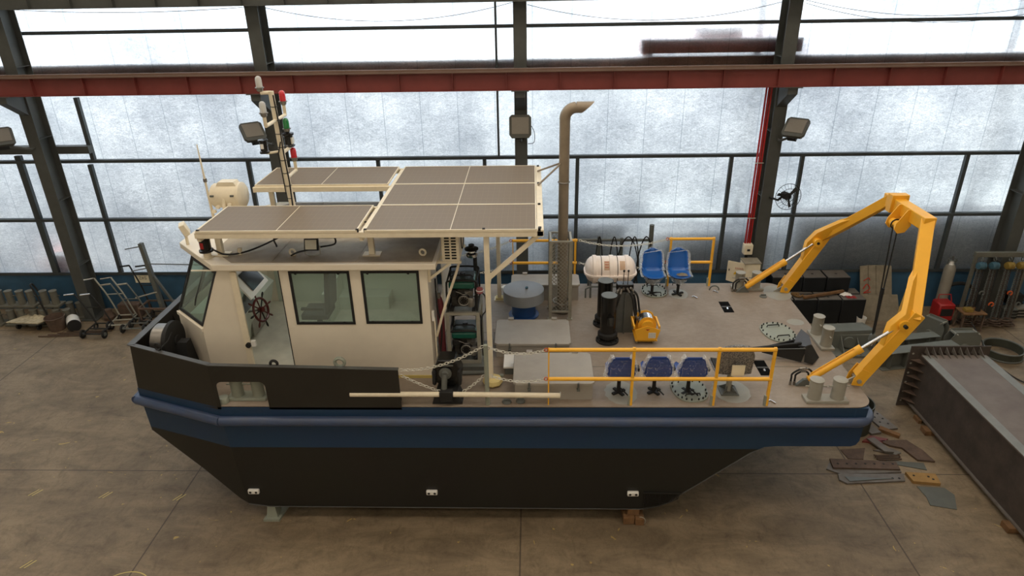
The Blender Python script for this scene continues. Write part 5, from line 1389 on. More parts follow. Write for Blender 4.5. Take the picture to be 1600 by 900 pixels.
# yellow winch
t = thing('yellow_winch', (2.07, 10.95, DZ), 'small yellow deck winch with arched side plates and wound silver cable', 'winch')
def arch(y, mt='yellow'):
    P = [(1.86, DZ+.08), (2.26, DZ+.08), (2.30, DZ+.34), (2.24, DZ+.38)]
    P += [(2.07+.16*math.cos(a), DZ+.40+.09*math.sin(a)) for a in [PI*k/10 for k in range(11)]]
    P += [(1.88, DZ+.38), (1.82, DZ+.34)]
    return MB().prism([(a, y, b) for a, b in P], (0, .02, 0))
build('side_plate', MB().prism([(1.90, 10.74, DZ+.08), (2.24, 10.74, DZ+.08), (2.30, 10.74, DZ+.30), (2.07, 10.74, DZ+.38), (1.84, 10.74, DZ+.30)], (0, .02, 0)), 'yellow', t); build('side_plate', arch(11.14), 'yellow', t)
build('drum', MB().cyl((2.07, 10.76, DZ+.36), (2.07, 11.14, DZ+.36), .11, 24), 'yellow', t)
cc = MB()
for k in range(9): cc.torus((2.07, 10.84+.028*k, DZ+.36), .125, .015, (0, 1, 0), 22, 5)
build('wound_cable', cc, 'chrome', t)
for y in (10.81, 11.09): build('drum_flange', MB().cyl((2.07, y, DZ+.36), (2.07, y+.012, DZ+.36), .165, 28), 'yellow', t)
build('bed_plate', MB().box(1.86, 2.26, 10.74, 11.16, DZ+.07, DZ+.09), 'yellow', t)
for x in (1.83, 2.28): build('side_rail', MB().beam((x, 10.75, DZ+.35), (x, 11.15, DZ+.35), .03, .05), 'yellow', t)
build('winch_motor', MB().cyl((2.0, 11.16, DZ+.36), (2.0, 11.34, DZ+.36), .06, 16), 'greyd', t)
build('red_badge', MB().prism([(2.03, 10.738, DZ+.32), (2.07, 10.738, DZ+.29), (2.11, 10.738, DZ+.32)], (0, -.003, 0)), 'inkr', t)
nb = build('notice_plate', MB().box(2.09, 2.22, 10.736, 10.739, DZ+.14, DZ+.25), 'white', t)
for i in range(4):
    for j in range(3): build('printed_mark', MB().box(2.10+i*.03, 2.118+i*.03, 10.734, 10.736, DZ+.16+j*.03, DZ+.17+j*.03), 'ink', nb)
for x in (1.9, 2.2): build('winch_leg', MB().box(x-.015, x+.015, 10.8, 11.1, DZ, DZ+.08), 'galv', t)

# anchor
t = thing('black_anchor', (4.5, 10.55, DZ), 'black plough anchor with long shank lying near the stern', 'anchor')
build('shank', MB().prism([(3.72, 10.20, DZ+.16), (4.62, 10.28, DZ+.14), (4.66, 10.28, DZ+.30), (3.72, 10.20, DZ+.23)], (0, .05, 0)), 'blackmatte', t, bevel=.006)
build('side_rib', MB().prism([(3.98, 10.24, DZ+.13), (4.62, 10.10, DZ+.02), (4.68, 10.12, DZ+.27), (4.0, 10.26, DZ+.19)], (0, .02, 0)), 'blackmatte', t)
build('side_rib', MB().prism([(3.98, 10.28, DZ+.13), (4.60, 10.50, DZ+.02), (4.62, 10.50, DZ+.24), (4.0, 10.30, DZ+.20)], (0, .02, 0)), 'blackmatte', t)
build('ground_fillet', MB().beam((4.0, 10.23, DZ+.20), (4.66, 10.11, DZ+.285), .02, .012), 'cap', t)
build('fluke_plate', MB().prism([(4.88, 10.92, DZ+.20), (4.92, 10.64, DZ+.22), (4.78, 10.19, DZ+.30), (4.65, 10.12, DZ+.30), (4.58, 10.34, DZ+.20), (4.60, 10.50, DZ+.20)], (0, 0, .025)), 'capd', t)
build('fluke_plate', MB().prism([(4.65, 10.12, DZ+.30), (4.78, 10.19, DZ+.30), (4.96, 10.22, DZ+.03), (4.78, 10.01, DZ+.03), (4.64, 10.04, DZ+.06)], (.02, .02, .0)), 'blackmatte', t)
build('crown_web', MB().prism([(4.62, 10.34, DZ+.0), (4.90, 10.72, DZ+.0), (4.88, 10.72, DZ+.2), (4.62, 10.34, DZ+.2)], (.025, 0, 0)), 'blackmatte', t)

# ------------------------------------------------------------------ yellow stern gantry
g = thing('stern_gantry', (5.6, 11.24, DZ), 'large yellow arched lifting gantry leaning out over the stern', 'gantry')
yc = 11.235
def gm(p, s): return Vector((p[0], p[1] if s == 0 else 2*yc-p[1], p[2]))
A = (5.28, 9.49, DZ+.06); B = (5.92, 9.46, 3.60); Ct = (6.46, 10.62, 4.74)
for s in (0, 1):
    a, b, c = gm(A, s), gm(B, s), gm(Ct, s)
    d1 = (b-a).normalized(); d2 = (c-b).normalized()
    lower = MB(); lower.beam(a+d1*.08, b+d1*.10, .17, .20); build('lower_leg', lower, 'yellow', g, bevel=.008)
    up_ = MB(); up_.beam(b-d2*.06, c+d2*.06, .20, .17); build('upper_leg', up_, 'yellow', g, bevel=.008)
    # gusset plate on the inner side of the knee
    L1, L2 = (b-a).length, (c-b).length
    n1 = Vector((-d1.z, 0, d1.x)); n2 = Vector((-d2.z, 0, d2.x)).normalized()
    pin = a+d1*L1*.80+n1*.25
    q = [a+d1*L1*.52+n1*.09, pin, b+n1*.20, b+d2*L2*.36+n2*.15, b+d2*L2*.46+n2*.09, b, a+d1*L1*.6]
    build('knee_gusset', MB().prism([p+Vector((0, -.07, 0)) for p in q], (0, .14, 0)), 'yellow', g, bevel=.006)
    build('rod_lug', MB().cyl(Vector((5.76, a.y-.14, 3.51)), Vector((5.76, a.y-.02, 3.51)), .085, 16), 'yellow', g)
    # clevis at the foot
    for dy in (-.10, .10):
        build('foot_clevis', MB().prism([(a.x-.10, a.y+dy, DZ+.02), (a.x+.07, a.y+dy, DZ+.0), (a.x+.18, a.y+dy, DZ+.24), (a.x+.02, a.y+dy, DZ+.32), (a.x-.08, a.y+dy, DZ+.14)], (0, .02, 0)), 'yellow', g)
    build('foot_pin', MB().cyl((a.x+.0, a.y-.13, DZ+.10), (a.x+.0, a.y+.14, DZ+.10), .035, 12), 'galv', g)
    build('deck_bracket', MB().prism([(a.x-.22, a.y-.01, DZ), (a.x+.08, a.y-.01, DZ), (a.x+.02, a.y-.01, DZ+.16)], (0, .03, 0)), 'grey', g)
    # hydraulic ram
    y = a.y-.07 if s == 0 else a.y-.03
    p0, p1, p2 = Vector((4.43, y, DZ+.08)), Vector((5.15, y, 3.03)), Vector((5.76, y, 3.51))
    p1 = p0.lerp(p2, .55); d = (p2-p0).normalized()
    ram = thing('hydraulic_ram', p0, 'near hydraulic ram with chrome rod pushing the gantry leg' if s == 0 else 'far hydraulic ram with chrome rod pushing the gantry leg', 'hydraulic ram', 'hydraulic rams of the stern gantry')
    build('ram_barrel', MB().tube([p0+d*.05, p0+d*.07, p1], [.04, .058, .058], 18), 'yellow', ram)
    build('ram_collar', MB().cyl(p1-d*.03, p1+d*.07, .07, 18), 'yellow', ram)
    build('ram_rod', MB().cyl(p1+d*.06, p2, .026, 14), 'chrome', ram)
    build('rod_eye', MB().cyl(p2+Vector((0, -.05, 0)), p2+Vector((0, .05, 0)), .05, 14), 'yellow', ram)
    build('oil_pipe', MB().tube([p0+d*.12+Vector((-.03, 0, .07)), p1+d*-.05+Vector((-.03, 0, .07))], .010, 6), 'yellow', ram)
    build('ram_foot', MB().prism([(4.28, y-.03, DZ), (4.55, y-.03, DZ), (4.46, y-.03, DZ+.12), (4.40, y-.03, DZ+.12)], (0, .06, 0)), 'greyd', ram)
    build('knee_pin', MB().cyl(p2+Vector((0, -.12, 0)), p2+Vector((0, .14, 0)), .03, 10), 'blackmatte', g)
    # looped feed hoses
    for k, (r_, dx) in enumerate(((.17, 0), (.11, .055))):
        cx_ = p0.x-.05
        ps = [(cx_-r_-.0, y+.02, DZ+.0), (cx_-r_, y+.02, DZ+.13)]+[(cx_+r_*math.cos(a_), y+.02, DZ+.16+r_*math.sin(a_)*.9) for a_ in [PI-PI*q/8 for q in range(9)]]+[(p0.x+.10+.03*k, y, DZ+.10)]
        o = thing('feed_hose', (cx_, y, DZ), ('outer' if k == 0 else 'inner')+' looped black hose at the foot of the '+('near' if s == 0 else 'far')+' hydraulic ram', 'hose', 'looped hoses at the rams')
        build('hose_body', MB().tube(smooth_path([ps[0], ps[1], ps[3], ps[6], ps[8], ps[10], ps[-1]], 5), .016, 8), 'blackmatte', o)
        build('hose_sleeve', MB().tube([ps[5], ps[6], ps[7]], .021, 8), 'steel', o)
        build('hose_fitting', MB().cyl((ps[0][0], ps[0][1], DZ), (ps[0][0], ps[0][1], DZ+.07), .022, 8), 'steel', o)
c0, c1 = gm(Ct, 0), gm(Ct, 1)
build('head_beam', MB().beam(c0+Vector((0, -.08, 0)), c1+Vector((0, .08, 0)), .20, .22), 'yellow', g, bevel=.008)
build('head_collar', MB().cbox((6.46, 11.62, 4.76), (.30, .16, .32)), 'yellow', g, bevel=.006)
for y in (10.98, 11.28):
    build('sheave_cheek', MB().prism([(6.42, y, 4.84), (6.42, y, 4.56), (6.34, y, 4.44), (6.22, y, 4.42), (6.15, y, 4.50), (6.17, y, 4.60), (6.32, y, 4.84)], (0, .02, 0)), 'yellow', g)
build('sheave_roller', MB().cyl((6.26, 11.005, 4.53), (6.26, 11.275, 4.53), .075, 20), 'yellow', g)
t = thing('lifting_rope', (6.2, 11.18, 4.4), 'double dark lifting rope hanging from the gantry roller with a hook block', 'rope')
build('rope_strand', MB().tube([(6.19, 11.10, 4.54), (6.20, 11.11, 4.4), (6.32, 11.16, 2.34)], .012, 6), 'blackmatte', t)
build('rope_strand', MB().tube([(6.34, 11.2, 4.54), (6.335, 11.2, 4.4), (6.34, 11.18, 2.34)], .012, 6), 'blackmatte', t)
build('rope_strand', MB().torus((6.26, 11.15, 4.53), .085, .012, (0, 1, 0), 20, 6), 'blackmatte', t)
build('rope_bundle', MB().tube([(6.32, 11.17, 3.3), (6.33, 11.17, 2.4)], .026, 8), 'blackmatte', t)
build('hook_block', MB().lathe([(.03, 0), (.06, .03), (.06, .12), (.03, .16)], (6.33, 11.17, 2.20), n=12), 'greyd', t)
build('hook', MB().torus((6.33, 11.17, 2.15), .05, .014, (0, 1, 0), 14, 6, -1.2, 3.6), 'steel', t)

# drum fender wheel in the bow
t = thing('bow_roller', (-6.1, 9.8, DZ), 'big black-faced steel drum standing in the bow behind the bulwark', 'drum')
build('drum_shell', MB().lathe([(.27, 0), (.29, .02), (.29, .20), (.27, .22)], (-6.35, 9.80, 3.02), (1, 0, 0), 32), 'steel', t)
build('drum_face', MB().lathe([(.31, .22), (.34, .24), (.34, .30), (.28, .33), (.10, .33), (.10, .36), (0, .36)], (-6.35, 9.80, 3.02), (1, 0, 0), 32), 'blackmatte', t)
build('drum_stand', MB().prism([(-6.33, 9.6, DZ), (-6.33, 10.0, DZ), (-6.33, 9.88, 3.02), (-6.33, 9.72, 3.02)], (.5, 0, 0)), 'blackmatte', t)

for (x, y) in ((3.74, 8.95), (3.84, 12.96), (3.35, 12.7)):
    o = build('loose_shackle', MB().tube([(x-.04, y, DZ+.012), (x, y+.03, DZ+.014), (x+.06, y-.06, DZ+.014)], .012, 6), 'chrome'); tag(o, {8.95: 'bright loose shackle on deck at the foot of the near railing end', 12.96: 'bright loose shackle on deck beside the far short railing', 12.7: 'bright loose bolt on deck right of the far blue seats'}[y], 'shackle', 'bright loose fittings on the deck')
build('deck_arch', MB().tube(arc((3.85, 13.05, DZ), .10, 0, PI, 10), .014, 6), 'greyd', boat)

# ------------------------------------------------------------------ floodlights, fan, conduits on the columns
def floodlight(x, y, z, tx, tz, label, bx):
    t = thing('hall_floodlight', (x, y, z), label, 'floodlight', 'LED floodlights on the columns')
    R_ = Matrix.Rotation(math.radians(tz), 3, 'Z') @ Matrix.Rotation(math.radians(tx), 3, 'X')
    c = Vector((x, y, z))
    hb = build('lamp_housing', MB().prism([c+R_ @ Vector(p) for p in ((-.20, 0, -.26), (.20, 0, -.26), (.26, 0, -.18), (.26, 0, .22), (.20, 0, .28), (-.20, 0, .28), (-.26, 0, .22), (-.26, 0, -.18))], R_ @ Vector((0, .08, 0))), 'lamph', t, bevel=.008)
    build('led_glass', MB().cbox(c+R_ @ Vector((0, -.006, .03)), (.40, .012, .38), R_), 'luml', t)
    for k in range(5):
        build('heat_fin', MB().cbox(c+R_ @ Vector((-.2+.1*k, .10, .02)), (.012, .05, .46), R_), 'lamph', t)
    build('driver_box', MB().cbox(c+R_ @ Vector((0, .11, -.2)), (.2, .10, .16), R_), 'blackmatte', t)
    build('lamp_arm', MB().tube([c+R_ @ Vector((0, .08, -.22)), (bx, 16.1, z-.38), (bx, 16.24, z-.38)], .03, 8), 'lamph', t)
floodlight(-6.58, 15.80, 5.26, -50, 38, 'hall floodlight left of the light mast, tilted down', -6.32)
floodlight(-.28, 15.9, 5.27, -12, 0, 'hall floodlight facing straight out on the centre column', -.27)
floodlight(6.06, 15.80, 5.22, -50, -38, 'hall floodlight on the column above the caged fan', 5.86)
floodlight(-12.7, 15.80, 5.20, -50, 38, 'hall floodlight cut by the left edge of the picture', -12.3)
build_ = None
o = build('floodlight_lead', MB().tube(smooth_path([(-.05, 16.1, 5.3), (.05, 16.1, 5.1), (.04, 16.15, 4.85), (-.1, 16.2, 4.8)]), .008, 5), 'blackmatte'); tag(o, 'thin cable drooping beside the centre column floodlight', 'cable')

t = thing('caged_fan', (6.02, 15.6, 3.65), 'round black wire-caged industrial fan bracketed to the right column', 'fan')
ax = Vector((.10, -1, .1)).normalized(); c = Vector((6.06, 15.55, 3.63))
for r_, o_ in ((.31, .0), (.20, .05), (.10, .07)): build('cage_ring', MB().torus(c+ax*o_, r_, .007, ax, 36, 5), 'blackmatte', t)
mb0 = MB(); a, u = mb0.frame(ax)
for k in range(22):
    an = 2*PI*k/22; d = a*math.cos(an)+u*math.sin(an)
    build('cage_wire', MB().tube([c+d*.31, c+d*.2+ax*.05, c+d*.04+ax*.075], .0035, 4), 'blackmatte', t)
for k in range(3):
    an = 2*PI*k/3+.3; d = a*math.cos(an)+u*math.sin(an); e = ax.cross(d)
    build('fan_blade', MB().prism([c+d*.04-e*.02, c+d*.26-e*.03, c+d*.27+e*.05-ax*.03, c+d*.05+e*.03-ax*.02], ax*.004), 'blackmatte', t)
build('fan_motor', MB().cyl(c-ax*.02, c-ax*.24, .09, 18), 'blackmatte', t)
build('fan_arm', MB().tube([c-ax*.2, (5.98, 15.95, 3.42), (5.88, 16.24, 3.40)], .03, 8), 'blackmatte', t)

for k, x in enumerate((5.40, 5.46, 5.52)):
    o = build('red_conduit', MB().tube([(x+.0, 16.15, 6.1), (x, 16.15, 2.15)], .024, 8), 'red'); tag(o, ('leftmost', 'middle', 'rightmost')[k]+' of the three red conduits running down the fan column', 'conduit', 'red conduits on the fan column')
for z in (4.3, 2.9):
    o = build('conduit_clamp', MB().tube([(5.36, 16.11, z), (5.56, 16.11, z)], .012, 6), 'galv'); tag(o, 'conduit clamp across the red conduits, '+('upper one' if z > 4 else 'lower one'), 'clamp', 'clamps on the red conduits')
t = thing('switch_box', (5.47, 16.05, 1.9), 'small cream switch box at the lower end of the red conduits', 'switch box')
build('box_body', MB().box(5.36, 5.58, 16.02, 16.2, 1.95, 2.22), 'cream_d', t, bevel=.01); build('box_hasp', MB().cbox((5.47, 16.01, 2.08), (.07, .02, .05)), 'blackmatte', t)
build('lead_bundle', MB().tube(smooth_path([(5.45, 16.1, 1.95), (5.48, 16.12, 1.8), (5.6, 16.1, 1.7)]), .04, 8), 'blackmatte', t)
# ------------------------------------------------------------------ supports under the hull
for (x, y, lb) in ((-4.55, 8.86, 'grey steel hull stand under the bow end, camera side'), (-4.5, 13.2, 'grey steel hull stand under the bow end, far side')):
    t = thing('hull_stand', (x, y, 0), lb, 'stand', 'supports under the hull')
    s = 1 if y < 11 else -1
    build('stand_foot', MB().prism([(x-.14, y-s*.11, 0), (x+.14, y-s*.11, 0), (x+.20, y+s*.28, 0), (x-.08, y+s*.28, 0)], (0, 0, .045)), 'greyg', t)
    build('stand_post', MB().prism([(x-.09, y-s*.06, .045), (x+.10, y-s*.06, .045), (x+.07, y-s*.02, .29), (x-.06, y-s*.02, .29)], (0, s*.20, 0)), 'greyg', t)
    build('stand_head', MB().box(x-.10, x+.12, min(y, y+s*.24), max(y, y+s*.24), .285, .30), 'greyg', t)
for (x, y) in ((1.70, 8.74), (1.70, 12.95)):
    t = thing('timber_block_stack', (x, y, 0), 'rusty brown timber blocks under the stern end of the hull, '+('camera side' if y < 11 else 'far side'), 'blocks', 'supports under the hull')
    build('lower_block', MB().box(x-.17, x+.02, y, y+.4, 0, .15), 'woodb', t, bevel=.008); build('lower_block', MB().box(x+.03, x+.18, y-.02, y+.4, 0, .14), 'woodb', t, bevel=.008)
    build('upper_block', MB().box(x-.10, x+.10, y+.06, y+.4, .15, .295), 'woodb', t, bevel=.008)
    if y < 11: build('binding_wire', MB().torus((x+.14, y+.02, .08), .07, .006, (0.4, 1, 0), 14, 4), 'galv', t)

# ------------------------------------------------------------------ foreground box girder at right
gd = thing('box_girder', (8.6, 9.0, 0), 'large rusty welded box girder with toothed end plates lying at lower right', 'girder')
zb, zt = .13, 1.30
build('side_web', MB().box(8.02, 8.045, 4.0, 12.25, zb, zt-.01), 'rustd', gd); build('side_web', MB().box(9.20, 9.225, 4.0, 12.25, zb, zt-.01), 'rustd', gd)
build('top_plate', MB().box(7.97, 9.28, 4.0, 12.15, zt-.015, zt+.012), 'gtop', gd)
build('bottom_plate', MB().box(7.97, 9.28, 4.0, 12.28, zb-.02, zb+.01), 'plate', gd)
for x0 in (7.975, 9.10): build('ground_edge_strip', MB().box(x0, x0+.17, 4.0, 12.12, zt+.0125, zt+.0145), 'gstrip', gd)
build('end_plate', MB().box(7.80, 9.40, 12.25, 12.275, .0, zt+.16), 'rustd', gd)
for k in range(9):
    x = 8.08+k*.135
    build('end_gusset', MB().prism([(x, 12.25, zt+.012), (x, 12.0, zt+.012), (x, 12.23, zt+.15)], (.010, 0, 0)), 'plate', gd)
for k in range(6):
    z = .2+.19*k
    build('end_gusset', MB().prism([(8.02, 12.25, z), (8.02, 12.0, z), (7.82, 12.23, z)], (0, 0, .012)), 'rust', gd)
for k in range(6):
    build('bolt_hole', MB().cyl((7.86, 12.249, .14+.23*k), (7.86, 12.243, .14+.23*k), .022, 8), 'galv', gd)
for y in (11.2, 8.6):
    o = build('packing_timber', MB().box(7.86, 8.2, y, y+.2, 0, .11), 'woodb', bevel=.006); tag(o, 'short timber packing under the rusty girder, '+('far end' if y > 10 else 'near end'), 'timber')
    o = build('packing_timber', MB().box(9.0, 9.35, y, y+.2, 0, .11), 'woodb', bevel=.006); tag(o, 'timber packing under the hidden right edge of the girder, '+('far end' if y > 10 else 'near end'), 'timber')

# ------------------------------------------------------------------ cut steel plates on the floor by the stern
def fplate(pts, z0, h, mt, label, holes=(), nm='steel_plate'):
    o = build(nm, MB().prism([(x, y, z0) for x, y in pts], (0, 0, h)), mt)
    tag(o, label, 'steel plate', 'cut steel plates on the floor by the stern')
    for hx, hy in holes: build('bolt_hole', MB().cyl((hx, hy, z0+h), (hx, hy, z0+h+.003), .022, 8), 'blackmatte', o)
    return o
fplate([(5.62, 10.33), (5.50, 10.16), (5.72, 10.02), (6.85, 10.08), (6.88, 10.28)], 0, .03, 'plate', 'long drilled plate, lower one of the pair near the stern corner')
fplate([(5.66, 10.42), (5.62, 10.16), (6.84, 10.12), (6.86, 10.34)], .032, .03, 'rust', 'long brown plate with a row of holes, top of the pair near the stern', [(5.75+.17*k, 10.27) for k in range(7)])
fplate([(5.66, 10.02), (5.62, 9.86), (5.72, 9.76), (6.80, 9.84), (6.86, 10.03)], 0, .035, 'plate', 'long grey plate with two holes nearest the camera', [(6.6, 9.9), (6.72, 9.9)])
fplate([(5.75, 9.93), (5.78, 9.80), (6.6, 9.88)], .037, .012, 'greyd', 'thin wedge sliver lying on the nearest grey plate')
fplate([(6.90, 10.05), (6.92, 9.80), (7.38, 9.74), (7.42, 10.0)], 0, .06, 'woodl', 'tan timber board with nail holes right of the long plates', [(7.0, 9.95), (7.25, 9.92), (7.3, 9.85)], 'timber_board')
fplate([(6.95, 9.72), (7.42, 9.68), (7.5, 9.5), (7.34, 9.14), (6.94, 9.24), (6.98, 9.45)], 0, .012, 'sheet', 'flat grey sheet offcut on the floor near the girder')
fplate([(6.72, 10.42), (6.9, 10.3), (7.36, 10.16), (7.4, 10.36)], 0, .014, 'sheet', 'thin grey sheet between the brown plates')
fplate([(6.0, 10.75), (6.04, 10.48), (6.32, 10.46), (6.5, 10.8)], 0, .012, 'rust', 'brown plate partly under the stern overhang')
fplate([(6.86, 11.0), (7.0, 10.85), (7.2, 10.78), (7.32, 10.42), (7.62, 10.38), (7.56, 10.7), (7.40, 11.02)], 0, .04, 'rust', 'brown bent-outline plate nearest the girder')
fplate([(6.62, 11.02), (6.78, 10.62), (6.95, 10.60), (6.78, 11.05)], .045, .03, 'plate', 'dark grey folded strip lying across the red plate')
fplate([(6.52, 10.98), (6.86, 10.92), (7.06, 11.05), (6.76, 11.16)], 0, .04, 'redox', 'small red-brown plate under the dark folded strip')
fplate([(6.62, 10.72), (6.98, 10.58), (7.12, 10.64), (7.0, 10.78)], 0, .03, 'plate', 'grey offcut in front of the red-brown plate')
for k in range(3):
    y = 10.42+.06*k
    tag(build('rusty_bracket', MB().tube([(6.55, y, .05), (6.62, y+.02, .02), (6.95+.05*k, y+.01, .03), (7.0, y-.02, .07)], .016, 6), 'rust'), ('nearest', 'middle', 'farthest')[k]+' of the three rusty rods among the plates', 'rod', 'rusty rods among the plates')
fplate([(6.80, 12.6), (7.10, 12.6), (7.42, 11.4), (7.1, 11.35)], 0, .04, 'plate', 'perforated dark steel strip behind the stern corner', [(7.0+.03*k, 12.45-.17*k) for k in range(6)]+[(7.14+.03*k, 12.4-.17*k) for k in range(6)], 'perforated_strip')
fplate([(6.35, 12.4), (6.6, 12.45), (7.02, 11.25), (6.8, 11.2)], 0, .05, 'plate', 'second perforated strip, closer to the stern', [(6.55+.05*k, 12.2-.18*k) for k in range(5)], 'perforated_strip')
t = thing('steel_drum_ring', (6.55, 11.45, 0), 'dark olive steel drum standing behind the stern corner', 'drum')
build('drum_wall', MB().lathe([(.36, 0), (.36, .62), (.34, .62), (.34, .0), (.36, 0)], (6.5, 11.5, 0), n=36, cap=False), 'cyld', t)
tag(build('timber_offcut', MB().prism([(7.0, 11.35, 0), (7.3, 11.1, 0), (7.36, 11.18, 0), (7.08, 11.45, 0)], (0, 0, .07)), 'woodb', bevel=.006), 'brown timber offcut beside the perforated strips', 'timber')
tag(build('timber_offcut', MB().box(7.93, 8.0, 11.6, 11.8, 0, .08), 'woodb'), 'small timber stub at the side of the rusty girder end', 'timber')

# ------------------------------------------------------------------ grey fabrications behind the stern
t = thing('grey_channel_frame', (7.7, 14.7, 0), 'grey painted box-section frame on the floor behind the stern bollards', 'steel frame')
build('top_member', MB().prism([(6.9, 14.55, .42), (8.35, 14.65, .42), (8.20, 15.05, .42), (6.9, 14.95, .42)], (0, 0, .10)), 'greyf', t)
build('web_member', MB().box(6.9, 8.35, 14.58, 14.62, .06, .42), 'greyf', t)
build('foot_member', MB().box(6.7, 8.2, 14.2, 14.6, 0, .06), 'greyf', t)
build('rib_plate', MB().prism([(7.5, 14.2, .06), (7.5, 14.58, .06), (7.5, 14.58, .40)], (.02, 0, 0)), 'greyf', t)
build('rib_plate', MB().prism([(7.9, 14.2, .06), (7.9, 14.58, .06), (7.9, 14.58, .35)], (.02, 0, 0)), 'greyf', t)
build('round_lug', MB().cyl((7.7, 14.55, .25), (7.7, 14.50, .25), .14, 20), 'greyf', t)
def steel_beam(p0, p1, h, w, label, ribs=4):
    t = thing('painted_steel_beam', ((p0[0]+p1[0])/2, (p0[1]+p1[1])/2, 0), label, 'steel beam', 'grey painted beams behind the stern')
    p0, p1 = Vector(p0), Vector(p1); d = (p1-p0); L = d.length; u = d/L; s = Vector((u.y, -u.x, 0))
    build('beam_section', MB().ibeam(p0+Vector((0, 0, h/2)), p1+Vector((0, 0, h/2)), w, h, .02, .015), 'greyf', t)
    for k in range(ribs):
        c = p0+u*L*(k+.5)/ribs
        build('beam_rib', MB().cbox(c+s*(w*.25)+Vector((0, 0, h/2)), (.015, w*.45, h-.05), Matrix.Rotation(math.atan2(u.y, u.x), 3, 'Z')), 'greyf', t)
steel_beam((8.1, 13.75, 0), (10.0, 14.15, 0), .45, .30, 'nearer grey painted I-beam behind the gantry knee', 5)
steel_beam((8.3, 14.45, 0), (9.9, 14.75, 0), .36, .26, 'farther grey painted I-beam lying behind the nearer one', 3)
def bracket_box(x, y, w, d, h, rz, label):
    t = thing('grey_bracket_box', (x, y, 0), label, 'bracket', 'grey bolted brackets on the floor')
    R_ = Matrix.Rotation(rz, 3, 'Z')
    def P(a, b, c): return Vector((x, y, 0))+R_ @ Vector((a, b, c))
    for s in (-1, 1): build('cheek_plate', MB().prism([P(-w/2, s*d/2, 0), P(w/2, s*d/2, 0), P(w/2, s*d/2, h*.75), P(w*.35, s*d/2, h), P(-w*.35, s*d/2, h), P(-w/2, s*d/2, h*.7)], R_ @ Vector((0, .015, 0))), 'greyf', t)
    build('web_plate', MB().prism([P(-w*.4, -d/2, h*.9), P(w*.4, -d/2, h*.9), P(w*.4, d/2, h*.9), P(-w*.4, d/2, h*.9)], (0, 0, .012)), 'greyf', t)
    for a in (-1, 1): build('tie_bolt', MB().tube([P(a*w*.35, -d/2-.05, h-.04), P(a*w*.35, d/2+.05, h-.04)], .014, 6), 'galv', t)
    build('pin_boss', MB().cyl(P(0, -d/2-.08, h*.35), P(0, d/2, h*.35), .10, 16), 'greyf', t)
bracket_box(10.35, 14.45, .75, .22, .62, .05, 'grey bolted bracket standing left of the steel ring')
bracket_box(10.0, 15.1, .60, .22, .62, -1.0, 'grey bolted bracket standing askew behind the other')
t = thing('rolled_steel_ring', (11.3, 14.35, 0), 'rolled steel ring lying on the floor at right behind the girder', 'ring')
build('ring_wall', MB().lathe([(.42, .02), (.42, .22), (.40, .22), (.40, .02), (.42, .02)], (11.3, 14.35, 0), n=44, cap=False), 'cyld', t)
for z in (.03, .22): build('ring_flange', MB().torus((11.3, 14.35, z), .43, .018, n=44, m_=6), 'greyd', t)
tag(build('floor_hose', MB().tube(smooth_path([(10.75, 14.9, .6), (10.85, 14.5, .3), (10.8, 14.1, .03), (10.9, 13.7, .02), (11.0, 13.2, .02), (11.4, 12.6, .02)]), .014, 6), 'blackmatte'), 'dark hose trailing over the floor beside the steel ring', 'hose')

# black counterweight blocks
k_ = 0
def cweight(x0, x1, y0, y1, z0, z1, label):
    t = thing('black_weight_block', ((x0+x1)/2, (y0+y1)/2, z0), label, 'block', 'black counterweight blocks by the wall')
    build('block_body', MB().box(x0, x1, y0, y1, z0, z1), 'navyblk', t, bevel=.012)
    build('block_top', MB().box(x0+.012, x1-.012, y0+.012, y1-.012, z1, z1+.004), 'plate', t)
    build('lifting_hole', MB().cyl(((x0+x1)/2, (y0+y1)/2, z1+.004), ((x0+x1)/2, (y0+y1)/2, z1+.007), .035, 10), 'blackmatte', t)
xs = (6.2, 6.82, 7.44, 8.06, 8.68)
nm = ('first', 'second', 'third', 'last')
for i in range(4):
    cweight(xs[i]+.005, xs[i+1]-.01, 15.95, 16.28, 0, .70, nm[i]+' from the left in the front row of black weight blocks')
    cweight(xs[i]+.005, xs[i+1]-.01, 16.32, 16.62 if 0 else 16.66, 0, .70, nm[i]+' from the left in the back row of black weight blocks')
cweight(6.35, 7.15, 16.42, 16.9, .72, 1.13, 'left of the three upper black blocks stacked at the back')
cweight(7.16, 7.75, 16.40, 16.9, .72, 1.13, 'middle of the three upper black blocks stacked at the back')
cweight(7.78, 8.38, 16.40, 16.9, .72, 1.13, 'right of the three upper black blocks stacked at the back')
tag(build('white_rag', MB().grid(lambda u, v: (8.1+.28*u+.02*math.sin(9*v), 16.15+.14*v, .72+.07*math.sin(PI*u)*math.sin(PI*v)+.01*math.sin(20*u+9*v)), 10, 8), 'white'), 'white rag on the front row of black blocks', 'rag')
tag(build('red_rag', MB().grid(lambda u, v: (8.2+.25*u, 16.02+.12*v, .715+.02*math.sin(9*u)*math.sin(7*v)), 8, 6), 'red'), 'dark red cloth under the white rag', 'rag')
tag(build('wooden_beam', MB().beam((7.05, 15.98, .76), (8.2, 16.3, .79), .07, .06), 'woodb'), 'brown wooden beam laid slantwise over the black blocks', 'timber')
tag(build('rope_heap', MB().tube(smooth_path([(6.9, 16.1, .73), (7.0, 16.2, .76), (6.85, 16.25, .74), (6.95, 16.05, .75), (7.1, 16.15, .74)]), .03, 6), 'brown'), 'brown rope heap on the left end of the black blocks', 'rope')

